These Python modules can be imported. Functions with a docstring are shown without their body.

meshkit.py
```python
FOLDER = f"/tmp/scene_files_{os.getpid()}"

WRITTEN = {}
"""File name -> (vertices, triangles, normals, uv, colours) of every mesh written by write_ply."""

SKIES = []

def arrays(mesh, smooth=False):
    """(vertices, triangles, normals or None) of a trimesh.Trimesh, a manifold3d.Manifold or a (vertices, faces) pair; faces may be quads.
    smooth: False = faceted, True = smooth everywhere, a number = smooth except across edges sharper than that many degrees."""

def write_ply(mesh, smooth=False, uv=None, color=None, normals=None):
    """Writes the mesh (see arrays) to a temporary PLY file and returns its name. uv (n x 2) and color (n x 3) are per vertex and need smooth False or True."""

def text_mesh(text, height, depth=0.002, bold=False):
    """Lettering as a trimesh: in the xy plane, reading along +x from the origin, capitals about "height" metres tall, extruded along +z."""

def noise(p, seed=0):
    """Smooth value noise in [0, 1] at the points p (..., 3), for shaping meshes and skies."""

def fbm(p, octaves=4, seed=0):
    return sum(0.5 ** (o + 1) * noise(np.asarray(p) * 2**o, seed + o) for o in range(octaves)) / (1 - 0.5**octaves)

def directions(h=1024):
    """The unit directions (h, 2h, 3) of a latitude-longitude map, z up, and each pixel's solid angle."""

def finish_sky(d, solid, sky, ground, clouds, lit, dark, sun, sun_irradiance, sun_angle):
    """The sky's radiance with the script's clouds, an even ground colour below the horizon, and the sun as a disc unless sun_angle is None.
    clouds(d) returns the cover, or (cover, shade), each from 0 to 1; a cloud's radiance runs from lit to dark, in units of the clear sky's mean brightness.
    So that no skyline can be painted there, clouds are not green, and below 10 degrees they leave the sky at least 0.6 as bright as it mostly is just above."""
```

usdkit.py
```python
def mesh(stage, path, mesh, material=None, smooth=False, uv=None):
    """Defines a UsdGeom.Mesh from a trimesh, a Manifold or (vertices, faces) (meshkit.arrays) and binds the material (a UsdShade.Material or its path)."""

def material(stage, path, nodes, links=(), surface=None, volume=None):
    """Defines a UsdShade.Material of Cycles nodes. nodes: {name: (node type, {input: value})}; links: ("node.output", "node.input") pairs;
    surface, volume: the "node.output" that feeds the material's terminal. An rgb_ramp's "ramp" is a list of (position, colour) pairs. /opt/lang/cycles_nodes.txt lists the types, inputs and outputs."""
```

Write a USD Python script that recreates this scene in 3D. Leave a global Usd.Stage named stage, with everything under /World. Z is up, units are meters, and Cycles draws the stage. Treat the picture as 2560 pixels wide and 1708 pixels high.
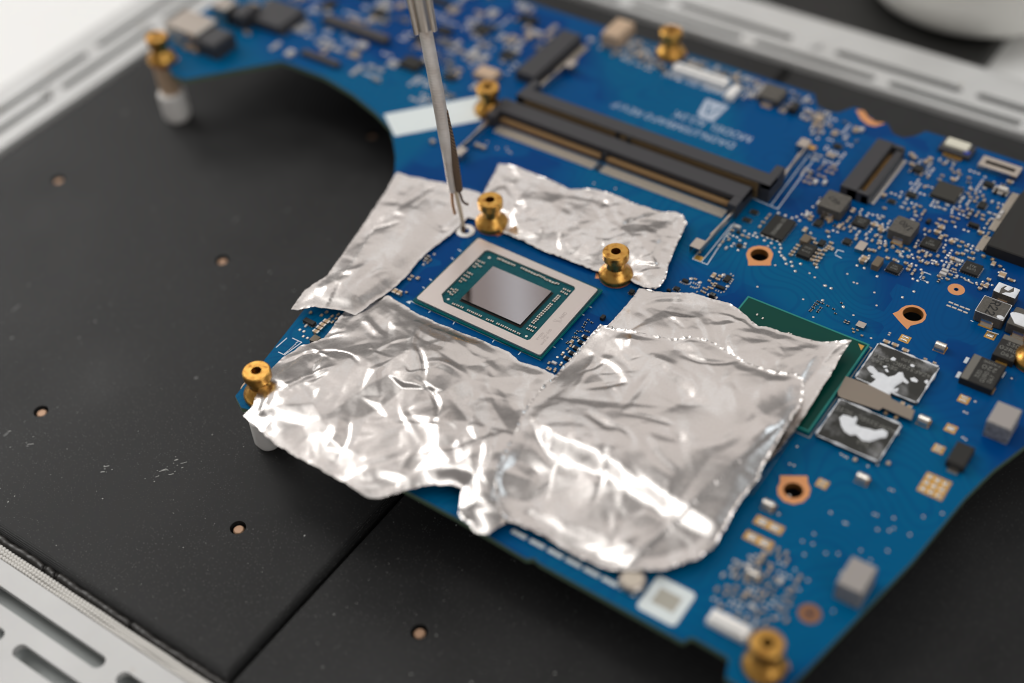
"""Laptop main board on a preheater, aluminium foil shielding around the processor. Lengths in the tables are millimetres on the board's own axes (x along the memory sockets, y towards the far edge, z up, board top at 0)."""
import math
import numpy as np
import trimesh
import usdkit
import meshkit
from scipy.interpolate import LinearNDInterpolator, RBFInterpolator
from scipy.spatial import Delaunay, cKDTree
import shapely
from shapely.geometry import Polygon, Point, LineString, box as sbox
from pxr import Usd, UsdGeom, UsdLux, UsdShade, Gf, Sdf, Vt

stage = Usd.Stage.CreateInMemory()
UsdGeom.SetStageUpAxis(stage, 'Z')
UsdGeom.Xform.Define(stage, '/World')
MM = 0.001
# ---------------------------------------------------------------- camera
cam = UsdGeom.Camera.Define(stage, '/World/camera')
CP = np.array([160.7219, -172.5724, 219.7219])
CM_ = np.array([[0.822135, 0.566786, -0.0533646], [-0.372372, 0.6062922, 0.7026727], [0.4306195, -0.5578203, 0.7095092]])
m4 = np.eye(4); m4[:3, :3] = CM_; m4[3, :3] = CP * MM
cam.AddTransformOp().Set(Gf.Matrix4d(*m4.ravel().tolist()))
cam.CreateHorizontalApertureAttr(36.0); cam.CreateVerticalApertureAttr(24.02)
cam.CreateFocalLengthAttr(48.396)
cam.CreateClippingRangeAttr(Gf.Vec2f(0.01, 10))
cam.CreateFStopAttr(4.8); cam.CreateFocusDistanceAttr(0.309)
cam.CreateExposureAttr(0.4)
# ---------------------------------------------------------------- lamps
def dome(strength, color):
    d = UsdLux.DomeLight.Define(stage, '/World/room_light')
    m = usdkit.material(stage, '/World/Looks/room', {'b': ('background_shader', {'color': color, 'strength': strength})}, surface='b.background')
    UsdShade.MaterialBindingAPI.Apply(d.GetPrim()).Bind(m)
def lamp(name, pos, target, w, h, intensity, color):
    l = UsdLux.RectLight.Define(stage, '/World/' + name)
    l.CreateWidthAttr(w); l.CreateHeightAttr(h); l.CreateIntensityAttr(intensity); l.CreateColorAttr(Gf.Vec3f(*color))
    p, t = np.array(pos, float), np.array(target, float)
    z = (p - t) / np.linalg.norm(p - t); x = np.cross([0, 0, 1.0] if abs(z[2]) < .99 else [0, 1.0, 0], z); x /= np.linalg.norm(x); y = np.cross(z, x)
    m = np.eye(4); m[0, :3], m[1, :3], m[2, :3], m[3, :3] = x, y, z, p
    l.AddTransformOp().Set(Gf.Matrix4d(*m.ravel().tolist()))
dome(0.16, (1.0, 0.95, 0.92))
lamp('ceiling_panel_far', (-0.70, 1.00, 1.25), (0, 0, 0), 2.2, 1.1, 0.40, (1, 0.93, 0.885))
lamp('window_left', (-1.15, 0.10, 0.75), (0, 0, 0), 1.0, 0.9, 2.7, (1, 0.99, 0.97))
lamp('ceiling_panel_near', (-0.10, -0.10, 1.25), (0.0, 0, 0), 1.2, 0.8, 0.60, (1, 0.98, 0.95))
lamp('ceiling_tube', (-0.15, -0.05, 1.2), (0.0, 0, 0), 1.0, 0.16, 2.4, (1, 0.98, 0.95))
lamp('window_right', (0.62, 1.0, 0.75), (0.05, 0, 0), 0.4, 0.9, 1.0, (0.8, 0.92, 1.0))
lamp('wall_tube', (-0.505, 0.705, 0.84), (0.021, 0.009, 0), 0.035, 0.6, 0.54, (0.72, 0.9, 1.0))
lamp('window_near_right', (1.15, -0.35, 0.8), (0.05, 0, 0), 1.0, 0.9, 1.0, (1, 0.98, 0.96))
# ---------------------------------------------------------------- measured places
BOARD = [[-115.46,37.36],[-111.25,37.76],[-93.38,58.68],[-91,58.9],[-77.2,58.88],[-64.67,56.4],[-53.56,52.78],[-46.5,49.5],[-42.47,45.86],[-37.22,40.18],[-33.25,34.76],[-30,27.5],[-27,15],[-24,2],[-21.8,-8],[-19.89,-17.18],[-16.71,-35.19],[-15.05,-45.59],[-11.56,-47.45],[-9.42,-46.94],[34,-46.4],[45.8,-46.4],[63.5,-47.2],[64.5,-46.2],[66.1,-46.7],[98.2,-47.1],[98.7,-45.6],[99.6,-45.3],[106.9,-45.6],[108.3,-49.5],[113,-50],[118.5,-46],[122.49,-26.04],[126.07,-7.94],[128.65,11.47],[129.78,16.96],[130.77,21.46],[133.64,30.2],[139,44],[150,55],[150,119.3],[101,119.3],[75.31,119.23],[73.66,115.69],[71.42,113.58],[68.49,114.02],[65.45,117.42],[62.5,116.2],[61.2,117.5],[59.6,117.9],[58.2,119.2],[55.42,119.71],[54.38,118.27],[52.61,114.98],[49.48,114.58],[46.64,115.2],[43.7,119.6],[-132,119.6],[-132,46]]
HOLES = [[61.04,54.62,2.15],[99.4,54.54,2.3],[99.4,-4.81,2],[104.43,67.06,0.45],[114.92,-29.37,0.5]]
PAD1 = [[60.52,50.01],[64.93,52.68],[64.3,53.98],[63.94,55.6],[63.49,56.64],[62.26,57.74],[60.97,57.97],[59.54,57.49],[58.41,56.43],[57.92,55.12],[58.21,53.45],[58.85,52.39],[59.7,51.46]]
PAD2 = [[95.52,52.37],[96.26,53.72],[96.45,55.04],[97,56.22],[98.1,57.19],[99.48,57.5],[100.85,57.12],[101.94,55.87],[102.29,54.41],[102.09,53.11],[101.26,51.89],[100.36,50.86],[100.25,49.38],[98.26,50.52]]
PAD3 = [[95.52,-2.84],[100.11,-.09],[100.86,-1.48],[102.08,-2.69],[102.6,-4.54],[102.28,-6.46],[100.96,-7.94],[99.06,-8.28],[97.34,-7.41],[96.47,-6],[96.28,-4.36]]
PAD4 = [104.43,67.06,1.9]
PAD5 = [114.92,-29.37,2.2]
PAD6 = [[56.3,118.63],[58.88,115.69],[61.53,114.31],[63.39,114.68],[64.79,116.96],[64.66,119.08],[63.31,119.39],[62.61,116.41],[60.22,117.21],[58.06,119.28]]
CPU_OUT = [[1.12,-1.23],[1.14,23.95],[35.8,23.61],[36.18,-1.46]]
CPU_IN = [[5.51,3.12],[5.36,20.84],[5.99,21.35],[30.47,21.36],[31.07,20.8],[31.34,1.67],[30.94,1.1],[7.58,1.24]]
DIE = [18.67,10.64,16.54,12.88]
CPUCAPS = [[6.11,17.26],[6.24,16.12],[6.31,15.07],[7.32,17.26],[7.39,15.84],[6.38,12.58],[7.16,12.57],[6.32,11.47],[7.16,11.38],[6.39,10.19],[7.17,10.07],[6.51,9.2],[6.47,5.98],[7.48,6.36],[6.42,4.9],[7.48,5.54],[7.36,4.54],[9.71,2.15],[10.82,2.25],[11.98,2.27],[13.95,2.22],[15.04,2.21],[16.14,2.19],[17.22,2.18],[22.23,2.15],[23.36,2.17],[24.48,2.19],[25.6,2.1],[26.71,2.12],[27.94,2.1],[9.74,20.36],[10.46,20.43],[11.36,20.36],[12.14,20.35],[12.98,20.37],[13.99,20.38],[16.43,20.52],[17.14,20.47],[18.02,20.41],[18.78,20.39],[19.55,20.37],[20.43,20.31],[21.31,20.49],[22.35,20.41],[23.34,20.18],[24.04,20.24],[24.84,20.14],[25.65,20.16],[26.41,20.39],[28.85,19.65],[30,19.64],[28.88,18.61],[30.01,18.49],[28.94,17.03],[28.97,16.36],[28.95,15.77],[28.93,15.06],[28.94,13.81],[28.92,13.11],[28.95,12.45],[28.93,11.75],[28.85,11.03],[28.88,10.25],[28.85,9.56],[28.77,8.84],[28.91,8.03],[28.83,7.31],[28.81,6.62],[28.94,5.48],[28.96,4.38],[30,5.57],[30.01,4.36],[19.41,2.05],[20.53,2.19]]
CPUDOTS = [[7.39,19.7],[7.53,2.97],[29.79,2.43]]
STAND = [[0.3,30.8],[36.1,30.5],[-9.8,-42.3],[-123.8,41.3],[-27.5,69],[1.2,116.5],[113.1,-44],[126.71,53.93]]
TIPS = [[4.21,28.81],[31.73,28.42]]
ICS = [[60.6,65.08,5.6,7.89,0.9],[70.15,60.88,3.3,4.77,1.1],[76.44,77.17,3.51,3.5,0.8],[93.54,78.3,4.02,3.72,0.8],[89.81,66.03,3.12,3.06,0.8],[104.89,74.95,4.1,3.89,0.8],[89.5,98.01,6.22,6.18,1],[67.91,71.78,1.82,2.31,0.7],[98.54,97.82,1.86,2.35,0.7],[58.68,43.11,1.31,2.06,0.6],[58.67,39.69,2.07,0.83,0.6],[50.76,37.47,1.43,0.8,0.6],[50.34,34.06,1.24,1.05,0.6],[49.12,32.69,0.96,0.61,0.6],[40.98,16.92,0.9,1.31,0.9],[42.16,27.64,1.08,1.24,0.8],[-15.73,-19.52,3.02,1.24,0.9],[76.62,69.11,1.78,1.84,0.7],[71.81,65.44,1.39,1.97,0.8],[99.61,89.59,2.52,1.03,1],[52.8,67.66,1.77,1.39,0.5],[52.68,64.18,1.86,1.23,0.5],[53.08,59.06,0.85,0.93,0.5],[55.56,54.87,1.2,1.07,0.6],[89.98,85.64,0.95,1.48,0.8],[-58.82,75.57,5.97,4.8,1.5],[-61.23,94.04,4.55,3,1],[-43.04,110.82,5.35,2.56,1.5],[58.84,101.61,2.09,1.66,0.7],[82.55,92.91,2.48,1.63,0.7],[79.43,88.28,1.75,1.32,0.6]]
DIODE = [58.54,36.18,1.35,1.14]
INDUCT = [[68.77,78.4,6.15,6.82,3],[86.62,78.27,5.71,6.05,3],[114.37,62.45,6.47,5.88,3],[114.75,69.36,5.14,3.46,3],[35.12,111.87,6.13,6.47,2.5]]
TANT = [[119.34,43.95,7.17,8.27],[121.38,53.53,4.65,7.2]]
VRAM = [[103.95,35.08,13.95,12.09],[103.85,15.86,13.73,11.63]]
PASTE1 = [[98.01,32.89],[98.23,33.7],[98.89,33.88],[100.5,32.88],[101.57,33.1],[102.9,32.71],[103.96,33.91],[104.26,35.2],[104.89,35.59],[105.77,34.38],[107.12,33.58],[107.04,33.09],[105.99,33.21],[105.8,32.65],[105.27,31.24],[105.15,29.87],[106.02,30.84],[106.16,29.85],[105.18,28.82],[105.18,27.53],[103.16,27.57],[100.98,27.94],[100.11,28.26],[100.67,29.26],[101.06,30.81],[99.63,31.24],[100.24,31.84],[98.94,32.14]]
PASTE1B = [[[100.69,35.1],[101.19,35.63],[101.51,35.39],[101.08,34.89]],[[105.42,38.58],[105.69,38.96],[106.28,38.77],[106.26,38.31],[105.73,38.21]],[[107.03,34.83],[107.6,35.51],[108.55,35.11],[108.6,34.49],[107.55,34.28]],[[101.14,38.06],[101.41,38.78],[102.06,38.62],[102.06,37.95],[101.41,37.78]],[[109.88,35.5],[110.12,36.3],[110.61,35.96],[110.62,35.09]],[[101.42,34.44],[101.69,34.83],[102.32,34.22],[102.07,33.96]]]
PASTE2 = [[99.18,16.76],[99.47,17.89],[100.65,18.15],[101.67,18.07],[101.79,18.86],[102.39,18.28],[102.6,16.76],[103.94,16.65],[105.36,17.07],[106.86,17.3],[107.95,18.45],[109.15,18.26],[109.46,16.83],[108.42,15.95],[107.08,13.97],[105.68,13.55],[104.02,14.37],[103.1,13.56],[101.68,13.84],[100.29,15.08]]
STRIP = [[95.38,27.85],[100.12,28.16],[105.49,27.72],[105.97,26.96],[111.45,26.35],[111.82,23.68],[105.51,23.82],[105.14,22.75],[96.99,21.92],[96.4,22.09],[95.82,23.02]]
CLIPS = [[108.68,47.45],[114.08,25.6],[109.88,4.77],[97.17,-11.22],[102.37,-27.61],[100.75,105.41]]
GPAD = [[100.98,46.29],[116.34,56.92],[118.6,36.05],[119.42,26.93],[119.42,20.45],[103.54,-.24]]
GPAD2 = [[99.26,-15.12],[99.25,-19.49]]
GPAD9 = [122.48,10.91]
SMB = [124.05,19.91,3.76,6.22]
GASK = [[128.03,31.85,5.1,6.43],[119.59,-20.35,5.07,6.93]]
QRLAB = [91.19,-41.16,8.38,8.57]
QRIN = [91.23,-41.04,4.8,3.8]
BUTTON = [83.82,-41.23]
EDGEP = [[59.02,-43.28],[63.33,-43.27],[67.58,-43.27],[71.77,-43.26],[75.91,-43.25],[79.99,-43.25],[84.02,-43.24]]
STRIPE = [[-51.46,53.25],[-33.94,73.17],[-27.15,64.47],[-42.84,47.04]]
DGPU = [[95.54,39.55],[94.99,9.78],[65.86,39.5]]
BIGBOX = {'usb':[-123.27,54.19,12.53,9.29,6],'jack':[-113.57,53.44,8.28,8.4,5],'plug':[-115.43,68.56,5.13,7.27,5],'block':[-108.25,73.88,12.67,11.45,3],'flat':[-83.59,80.85,23.64,3.13,2],'flat2':[-83.2,64.32,13.66,1.98,1.5],'bar':[14.08,110.55,16.16,3.24,2],'lump':[25.33,107.94,2.46,5.58,2],'brown':[-15.71,116.05,5.67,9.19,4],'chipb':[-37.35,81.95,6.45,4.58,1.8],'m2a':[-26.63,96.67,6.36,24.42,3],'m2b':[70.02,95.99,5.34,22.25,3],'ffcw':[84.98,115.68,6.01,4.06,2],'ffcr':[97.02,113.04,9.9,4.33,1.5],'ffcb':[103.86,-40.19,7.97,3.17,1.6],'usb2':[-121.61,66.79,5.3,5.81,6],'black2':[42.42,110.01,1.88,3.57,2]}
M2C = [[105.13,82.04],[105.78,104.62],[103.7,94.57],[104.24,105.72],[103.69,86.49],[104.42,92.28]]
SMALL = [[39.07,6.75,0.7,1.2,0.6,'c'],[39.49,5.73,0.45,0.8,0.4,'c'],[39.43,4.5,0.45,0.8,0.4,'c'],[39.32,2.5,0.45,0.8,0.4,'c'],[38.27,-1.24,0.45,0.8,0.4,'c'],[40.78,-.32,0.45,0.8,0.4,'c'],[38.94,-2.72,0.45,0.8,0.4,'c'],[39.58,-2.74,0.45,0.8,0.4,'c'],[40.51,-2.17,0.45,0.8,0.4,'c'],[40.75,-2.65,0.45,0.8,0.4,'c'],[39.27,-.62,1.2,0.7,0.5,'p'],[39.06,3.37,0.7,0.7,0.15,'s'],[38.74,1.47,0.7,0.7,0.15,'s'],[40.52,0.54,0.7,0.7,0.15,'s'],[40.97,9.54,1.7,0.85,0.7,'r'],[40.97,7.7,1.7,0.85,0.7,'r'],[41.01,5.56,1.7,0.85,0.7,'r'],[41.08,3.77,1.7,0.85,0.7,'r'],[41.08,1.85,1.7,0.85,0.7,'r'],[51.36,39.14,0.9,0.9,0.12,'s'],[53.75,39.07,0.9,0.9,0.12,'s'],[57.13,44.18,0.9,0.9,0.12,'s'],[59.8,41.23,0.9,0.9,0.12,'s'],[52.39,39.22,0.8,0.45,0.35,'c'],[56.45,39.91,0.8,0.45,0.35,'c'],[56.45,38.4,0.8,0.45,0.35,'c'],[57.16,38.46,0.8,0.45,0.35,'c'],[55.7,36.44,0.8,0.45,0.35,'c'],[56.4,36.37,0.8,0.45,0.35,'c'],[55.67,37.55,0.8,0.45,0.35,'c'],[56.26,37.53,0.8,0.45,0.35,'c'],[55.41,40.42,0.8,0.45,0.35,'c'],[57.13,40.33,0.8,0.45,0.35,'c'],[57.12,39.44,0.8,0.45,0.35,'c'],[55.55,42.1,0.9,1.7,0.8,'c'],[56.9,43.04,1.1,0.6,0.4,'c'],[56.86,41.88,1.1,0.6,0.4,'c'],[57.9,70.57,0.8,0.8,0.25,'s'],[59.77,70.58,0.8,0.8,0.25,'s'],[61.57,70.55,0.8,0.8,0.25,'s'],[62.34,71.56,0.8,0.8,0.25,'s'],[63.56,70.63,0.8,0.8,0.25,'s'],[58.53,61.19,0.8,0.8,0.25,'s'],[57.64,59.98,0.8,0.8,0.25,'s'],[59.82,61.15,0.8,0.8,0.25,'s'],[59.65,59.84,0.8,0.8,0.25,'s'],[61.05,61.22,0.8,0.8,0.25,'s'],[61.53,59.77,0.8,0.8,0.25,'s'],[62.39,61.22,0.8,0.8,0.25,'s'],[63.47,60.4,0.8,0.8,0.25,'s'],[64.28,59.3,0.8,0.8,0.25,'s'],[64.64,57.93,0.8,0.8,0.25,'s'],[65.58,57.05,0.8,0.8,0.25,'s'],[66.38,56.61,0.8,0.8,0.25,'s'],[66.88,56.27,0.8,0.8,0.25,'s'],[67.83,55.02,0.8,0.8,0.25,'s'],[68.48,56.19,0.8,0.8,0.25,'s'],[69.38,55.05,0.8,0.8,0.25,'s'],[70.73,53.81,0.8,0.8,0.25,'s'],[70.66,56.73,0.8,0.8,0.25,'s'],[74.39,57.57,0.8,0.8,0.25,'s'],[67.84,67.87,0.8,0.8,0.25,'s'],[78.81,52.89,0.8,0.8,0.25,'s'],[80.28,52.78,0.8,0.8,0.25,'s'],[80.37,48.14,0.8,0.8,0.25,'s'],[85.21,48.65,0.8,0.8,0.25,'s'],[54.7,56.85,0.8,0.8,0.25,'s'],[56.38,56.4,0.8,0.8,0.25,'s'],[56.72,55.27,0.8,0.8,0.25,'s'],[72.05,68.92,0.8,0.8,0.25,'s'],[67.42,61.92,1.1,0.6,0.5,'c'],[67.42,60.59,1.1,0.6,0.5,'c'],[67.41,59.27,1.1,0.6,0.5,'c'],[67.42,58.1,1.1,0.6,0.5,'c'],[72.48,62.99,1.1,0.6,0.5,'c'],[72.4,61.63,1.1,0.6,0.5,'c'],[72.39,60.31,1.1,0.6,0.5,'c'],[72.44,59.04,1.1,0.6,0.5,'c'],[73.56,61.94,1.1,0.6,0.5,'c'],[73.65,60.56,1.1,0.6,0.5,'c'],[73.59,59.35,1.1,0.6,0.5,'c'],[73.74,58.02,1.1,0.6,0.5,'c'],[73.49,63.6,1.1,0.6,0.5,'c'],[73.71,64.52,1.1,0.6,0.5,'c'],[73.79,65.37,1.1,0.6,0.5,'c'],[69.42,65.93,1.1,0.6,0.5,'c'],[70.45,64.82,1.1,0.6,0.5,'c'],[73.63,66.73,1.1,0.6,0.5,'c'],[66.38,67.47,0.9,1.7,0.9,'c'],[74.75,64.89,0.6,1.1,0.5,'c'],[65.39,73.19,1.1,0.6,0.5,'c'],[65.59,71.92,1.1,0.6,0.5,'c'],[71.15,70.07,1.1,0.6,0.5,'c'],[82.8,65.52,2,0.95,1,'c'],[82.67,64.4,2,0.95,1,'c'],[87.04,68.6,1,0.7,0.5,'c'],[88.68,68.82,1,0.7,0.5,'c'],[91.36,69.15,1,0.7,0.5,'c'],[82.27,69.12,1,0.7,0.5,'c'],[83.35,69.38,1,0.7,0.5,'c'],[92.66,67.38,1,0.7,0.5,'c'],[92.6,68.62,1,0.7,0.5,'c'],[81.09,77.76,1.6,0.9,0.8,'c'],[81.81,76.7,1.6,0.9,0.8,'c'],[93.46,84.79,1.7,0.9,0.8,'c'],[93.28,82.92,1.7,0.9,0.8,'c'],[81.4,74.44,0.6,1,0.5,'c'],[82.66,74.52,0.6,1,0.5,'c'],[90.91,75.52,0.6,1,0.5,'c'],[92.3,74.26,0.6,1,0.5,'c'],[95.03,74.47,0.6,1,0.5,'c'],[94.24,73.74,0.6,1,0.5,'c'],[96.61,75.17,0.6,1,0.5,'c'],[97.25,77.38,0.6,1,0.5,'c'],[77.94,71.01,0.6,1,0.5,'c'],[87.45,61.93,0.75,0.75,0.2,'s'],[96.61,61.5,0.75,0.75,0.2,'s'],[95.19,58.41,0.75,0.75,0.2,'s'],[82,62.97,0.75,0.75,0.2,'s'],[83.8,63.03,0.75,0.75,0.2,'s'],[95.1,69.24,0.75,0.75,0.2,'s'],[94.74,65.35,0.75,0.75,0.2,'s'],[95.91,65.31,0.75,0.75,0.2,'s'],[98.02,65.96,0.75,0.75,0.2,'s'],[85.28,48.58,0.75,0.75,0.2,'s'],[89.44,69.15,0.75,0.75,0.2,'s'],[87.64,44.32,0.5,0.9,0.35,'r'],[88.4,44.31,0.5,0.9,0.35,'r'],[100.08,78.4,1,0.7,0.5,'c'],[101.22,78.89,1,0.7,0.5,'c'],[103.05,80.4,1,0.7,0.5,'c'],[105.56,80.59,1,0.7,0.5,'c'],[107.72,80.57,1,0.7,0.5,'c'],[109.49,73.65,1,0.7,0.5,'c'],[108.88,69.76,1,0.7,0.5,'c'],[108.92,71.15,1,0.7,0.5,'c'],[108.5,78.84,0.9,1.6,0.8,'c'],[109.87,70.97,0.9,1.6,0.8,'c'],[111.65,75.98,1.5,2,1.1,'c'],[113.85,76.13,1.8,0.7,0.4,'c'],[105.08,62.35,1.15,0.55,0.1,'s'],[106.39,62.29,1.15,0.55,0.1,'s'],[107.75,62.26,1.15,0.55,0.1,'s'],[109.02,62.28,1.15,0.55,0.1,'s'],[105.06,61.1,1.15,0.55,0.1,'s'],[106.34,61.12,1.15,0.55,0.1,'s'],[107.69,61.09,1.15,0.55,0.1,'s'],[109,61.04,1.15,0.55,0.1,'s'],[-17.82,-16.78,0.5,1,0.4,'c'],[-15.03,-16.15,0.5,1,0.4,'c'],[-14.7,-14.67,0.5,1,0.4,'c'],[-12.67,-15.12,0.5,1,0.4,'c'],[-11.39,-15.18,0.5,1,0.4,'c'],[-11.34,-16.52,0.5,1,0.4,'c'],[-12.63,-16.26,0.5,1,0.4,'c'],[-11.82,-13.87,0.5,1,0.4,'c'],[-12.39,-17.33,1.6,0.95,0.8,'c'],[-12.45,-18.62,1.6,0.95,0.8,'c'],[-12.4,-19.84,1.6,0.95,0.8,'c'],[-12.35,-21.16,1.6,0.95,0.8,'c'],[-16.37,-22.31,0.6,0.7,0.12,'s'],[-15.21,-22.22,0.6,0.7,0.12,'s'],[-14.27,-23.5,0.6,0.7,0.12,'s'],[-13.11,-23.41,0.6,0.7,0.12,'s'],[-15.92,-20.57,0.5,1.1,0.3,'p'],[-5.43,14.72,0.7,0.7,0.2,'s'],[-5.45,10.38,0.7,0.7,0.2,'s'],[-6.1,11.59,0.7,0.7,0.2,'s'],[-4.91,11.32,0.4,0.7,0.3,'c'],[-4.87,12.33,0.4,0.7,0.3,'c'],[-5.74,12.38,1,1.2,0.8,'r'],[-3.41,5.54,0.6,1,0.5,'c'],[-4.97,4.28,0.9,0.55,0.4,'c'],[-5,5.44,0.9,0.55,0.4,'c'],[-3.5,5.47,0.9,0.55,0.4,'c'],[-5.07,-1.09,1,1.5,0.9,'c'],[-3.79,-1.07,1,1.5,0.9,'c'],[-2.79,0.33,0.6,0.5,0.4,'c'],[98.12,42.91,1.6,0.85,0.7,'c'],[100.09,42.97,1.6,0.85,0.7,'c'],[102.62,42.59,1.6,0.85,0.7,'c'],[107.25,42.61,0.8,0.5,0.4,'c'],[109.36,42.57,0.8,0.5,0.4,'c'],[108.36,27.81,1,0.9,0.6,'c'],[109.98,27.65,1,0.9,0.6,'c'],[106.52,23.61,1,0.9,0.6,'c'],[108.8,23.56,1,0.9,0.6,'c'],[97.45,46.33,0.6,0.45,0.1,'s'],[97.51,45.67,0.6,0.45,0.1,'s'],[92.12,98.42,1.2,1,0.9,'c'],[81.01,108.15,1.2,1,0.9,'c'],[80.55,106.51,1.2,1,0.9,'c'],[76.3,107.43,1.2,1,0.9,'c'],[77.39,106.7,1.2,1,0.9,'c'],[77.02,89.08,1.2,1,0.9,'c'],[-125.62,49.95,1.6,2.2,1.2,'c'],[-121.18,49.02,1.6,2.2,1.2,'c'],[-117.86,49.21,1.6,2.2,1.2,'c'],[-21.01,54.52,1.4,1,0.9,'c'],[-19.15,54.54,1.4,1,0.9,'c'],[-32.18,49.74,1.4,1,0.9,'c']]
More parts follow.
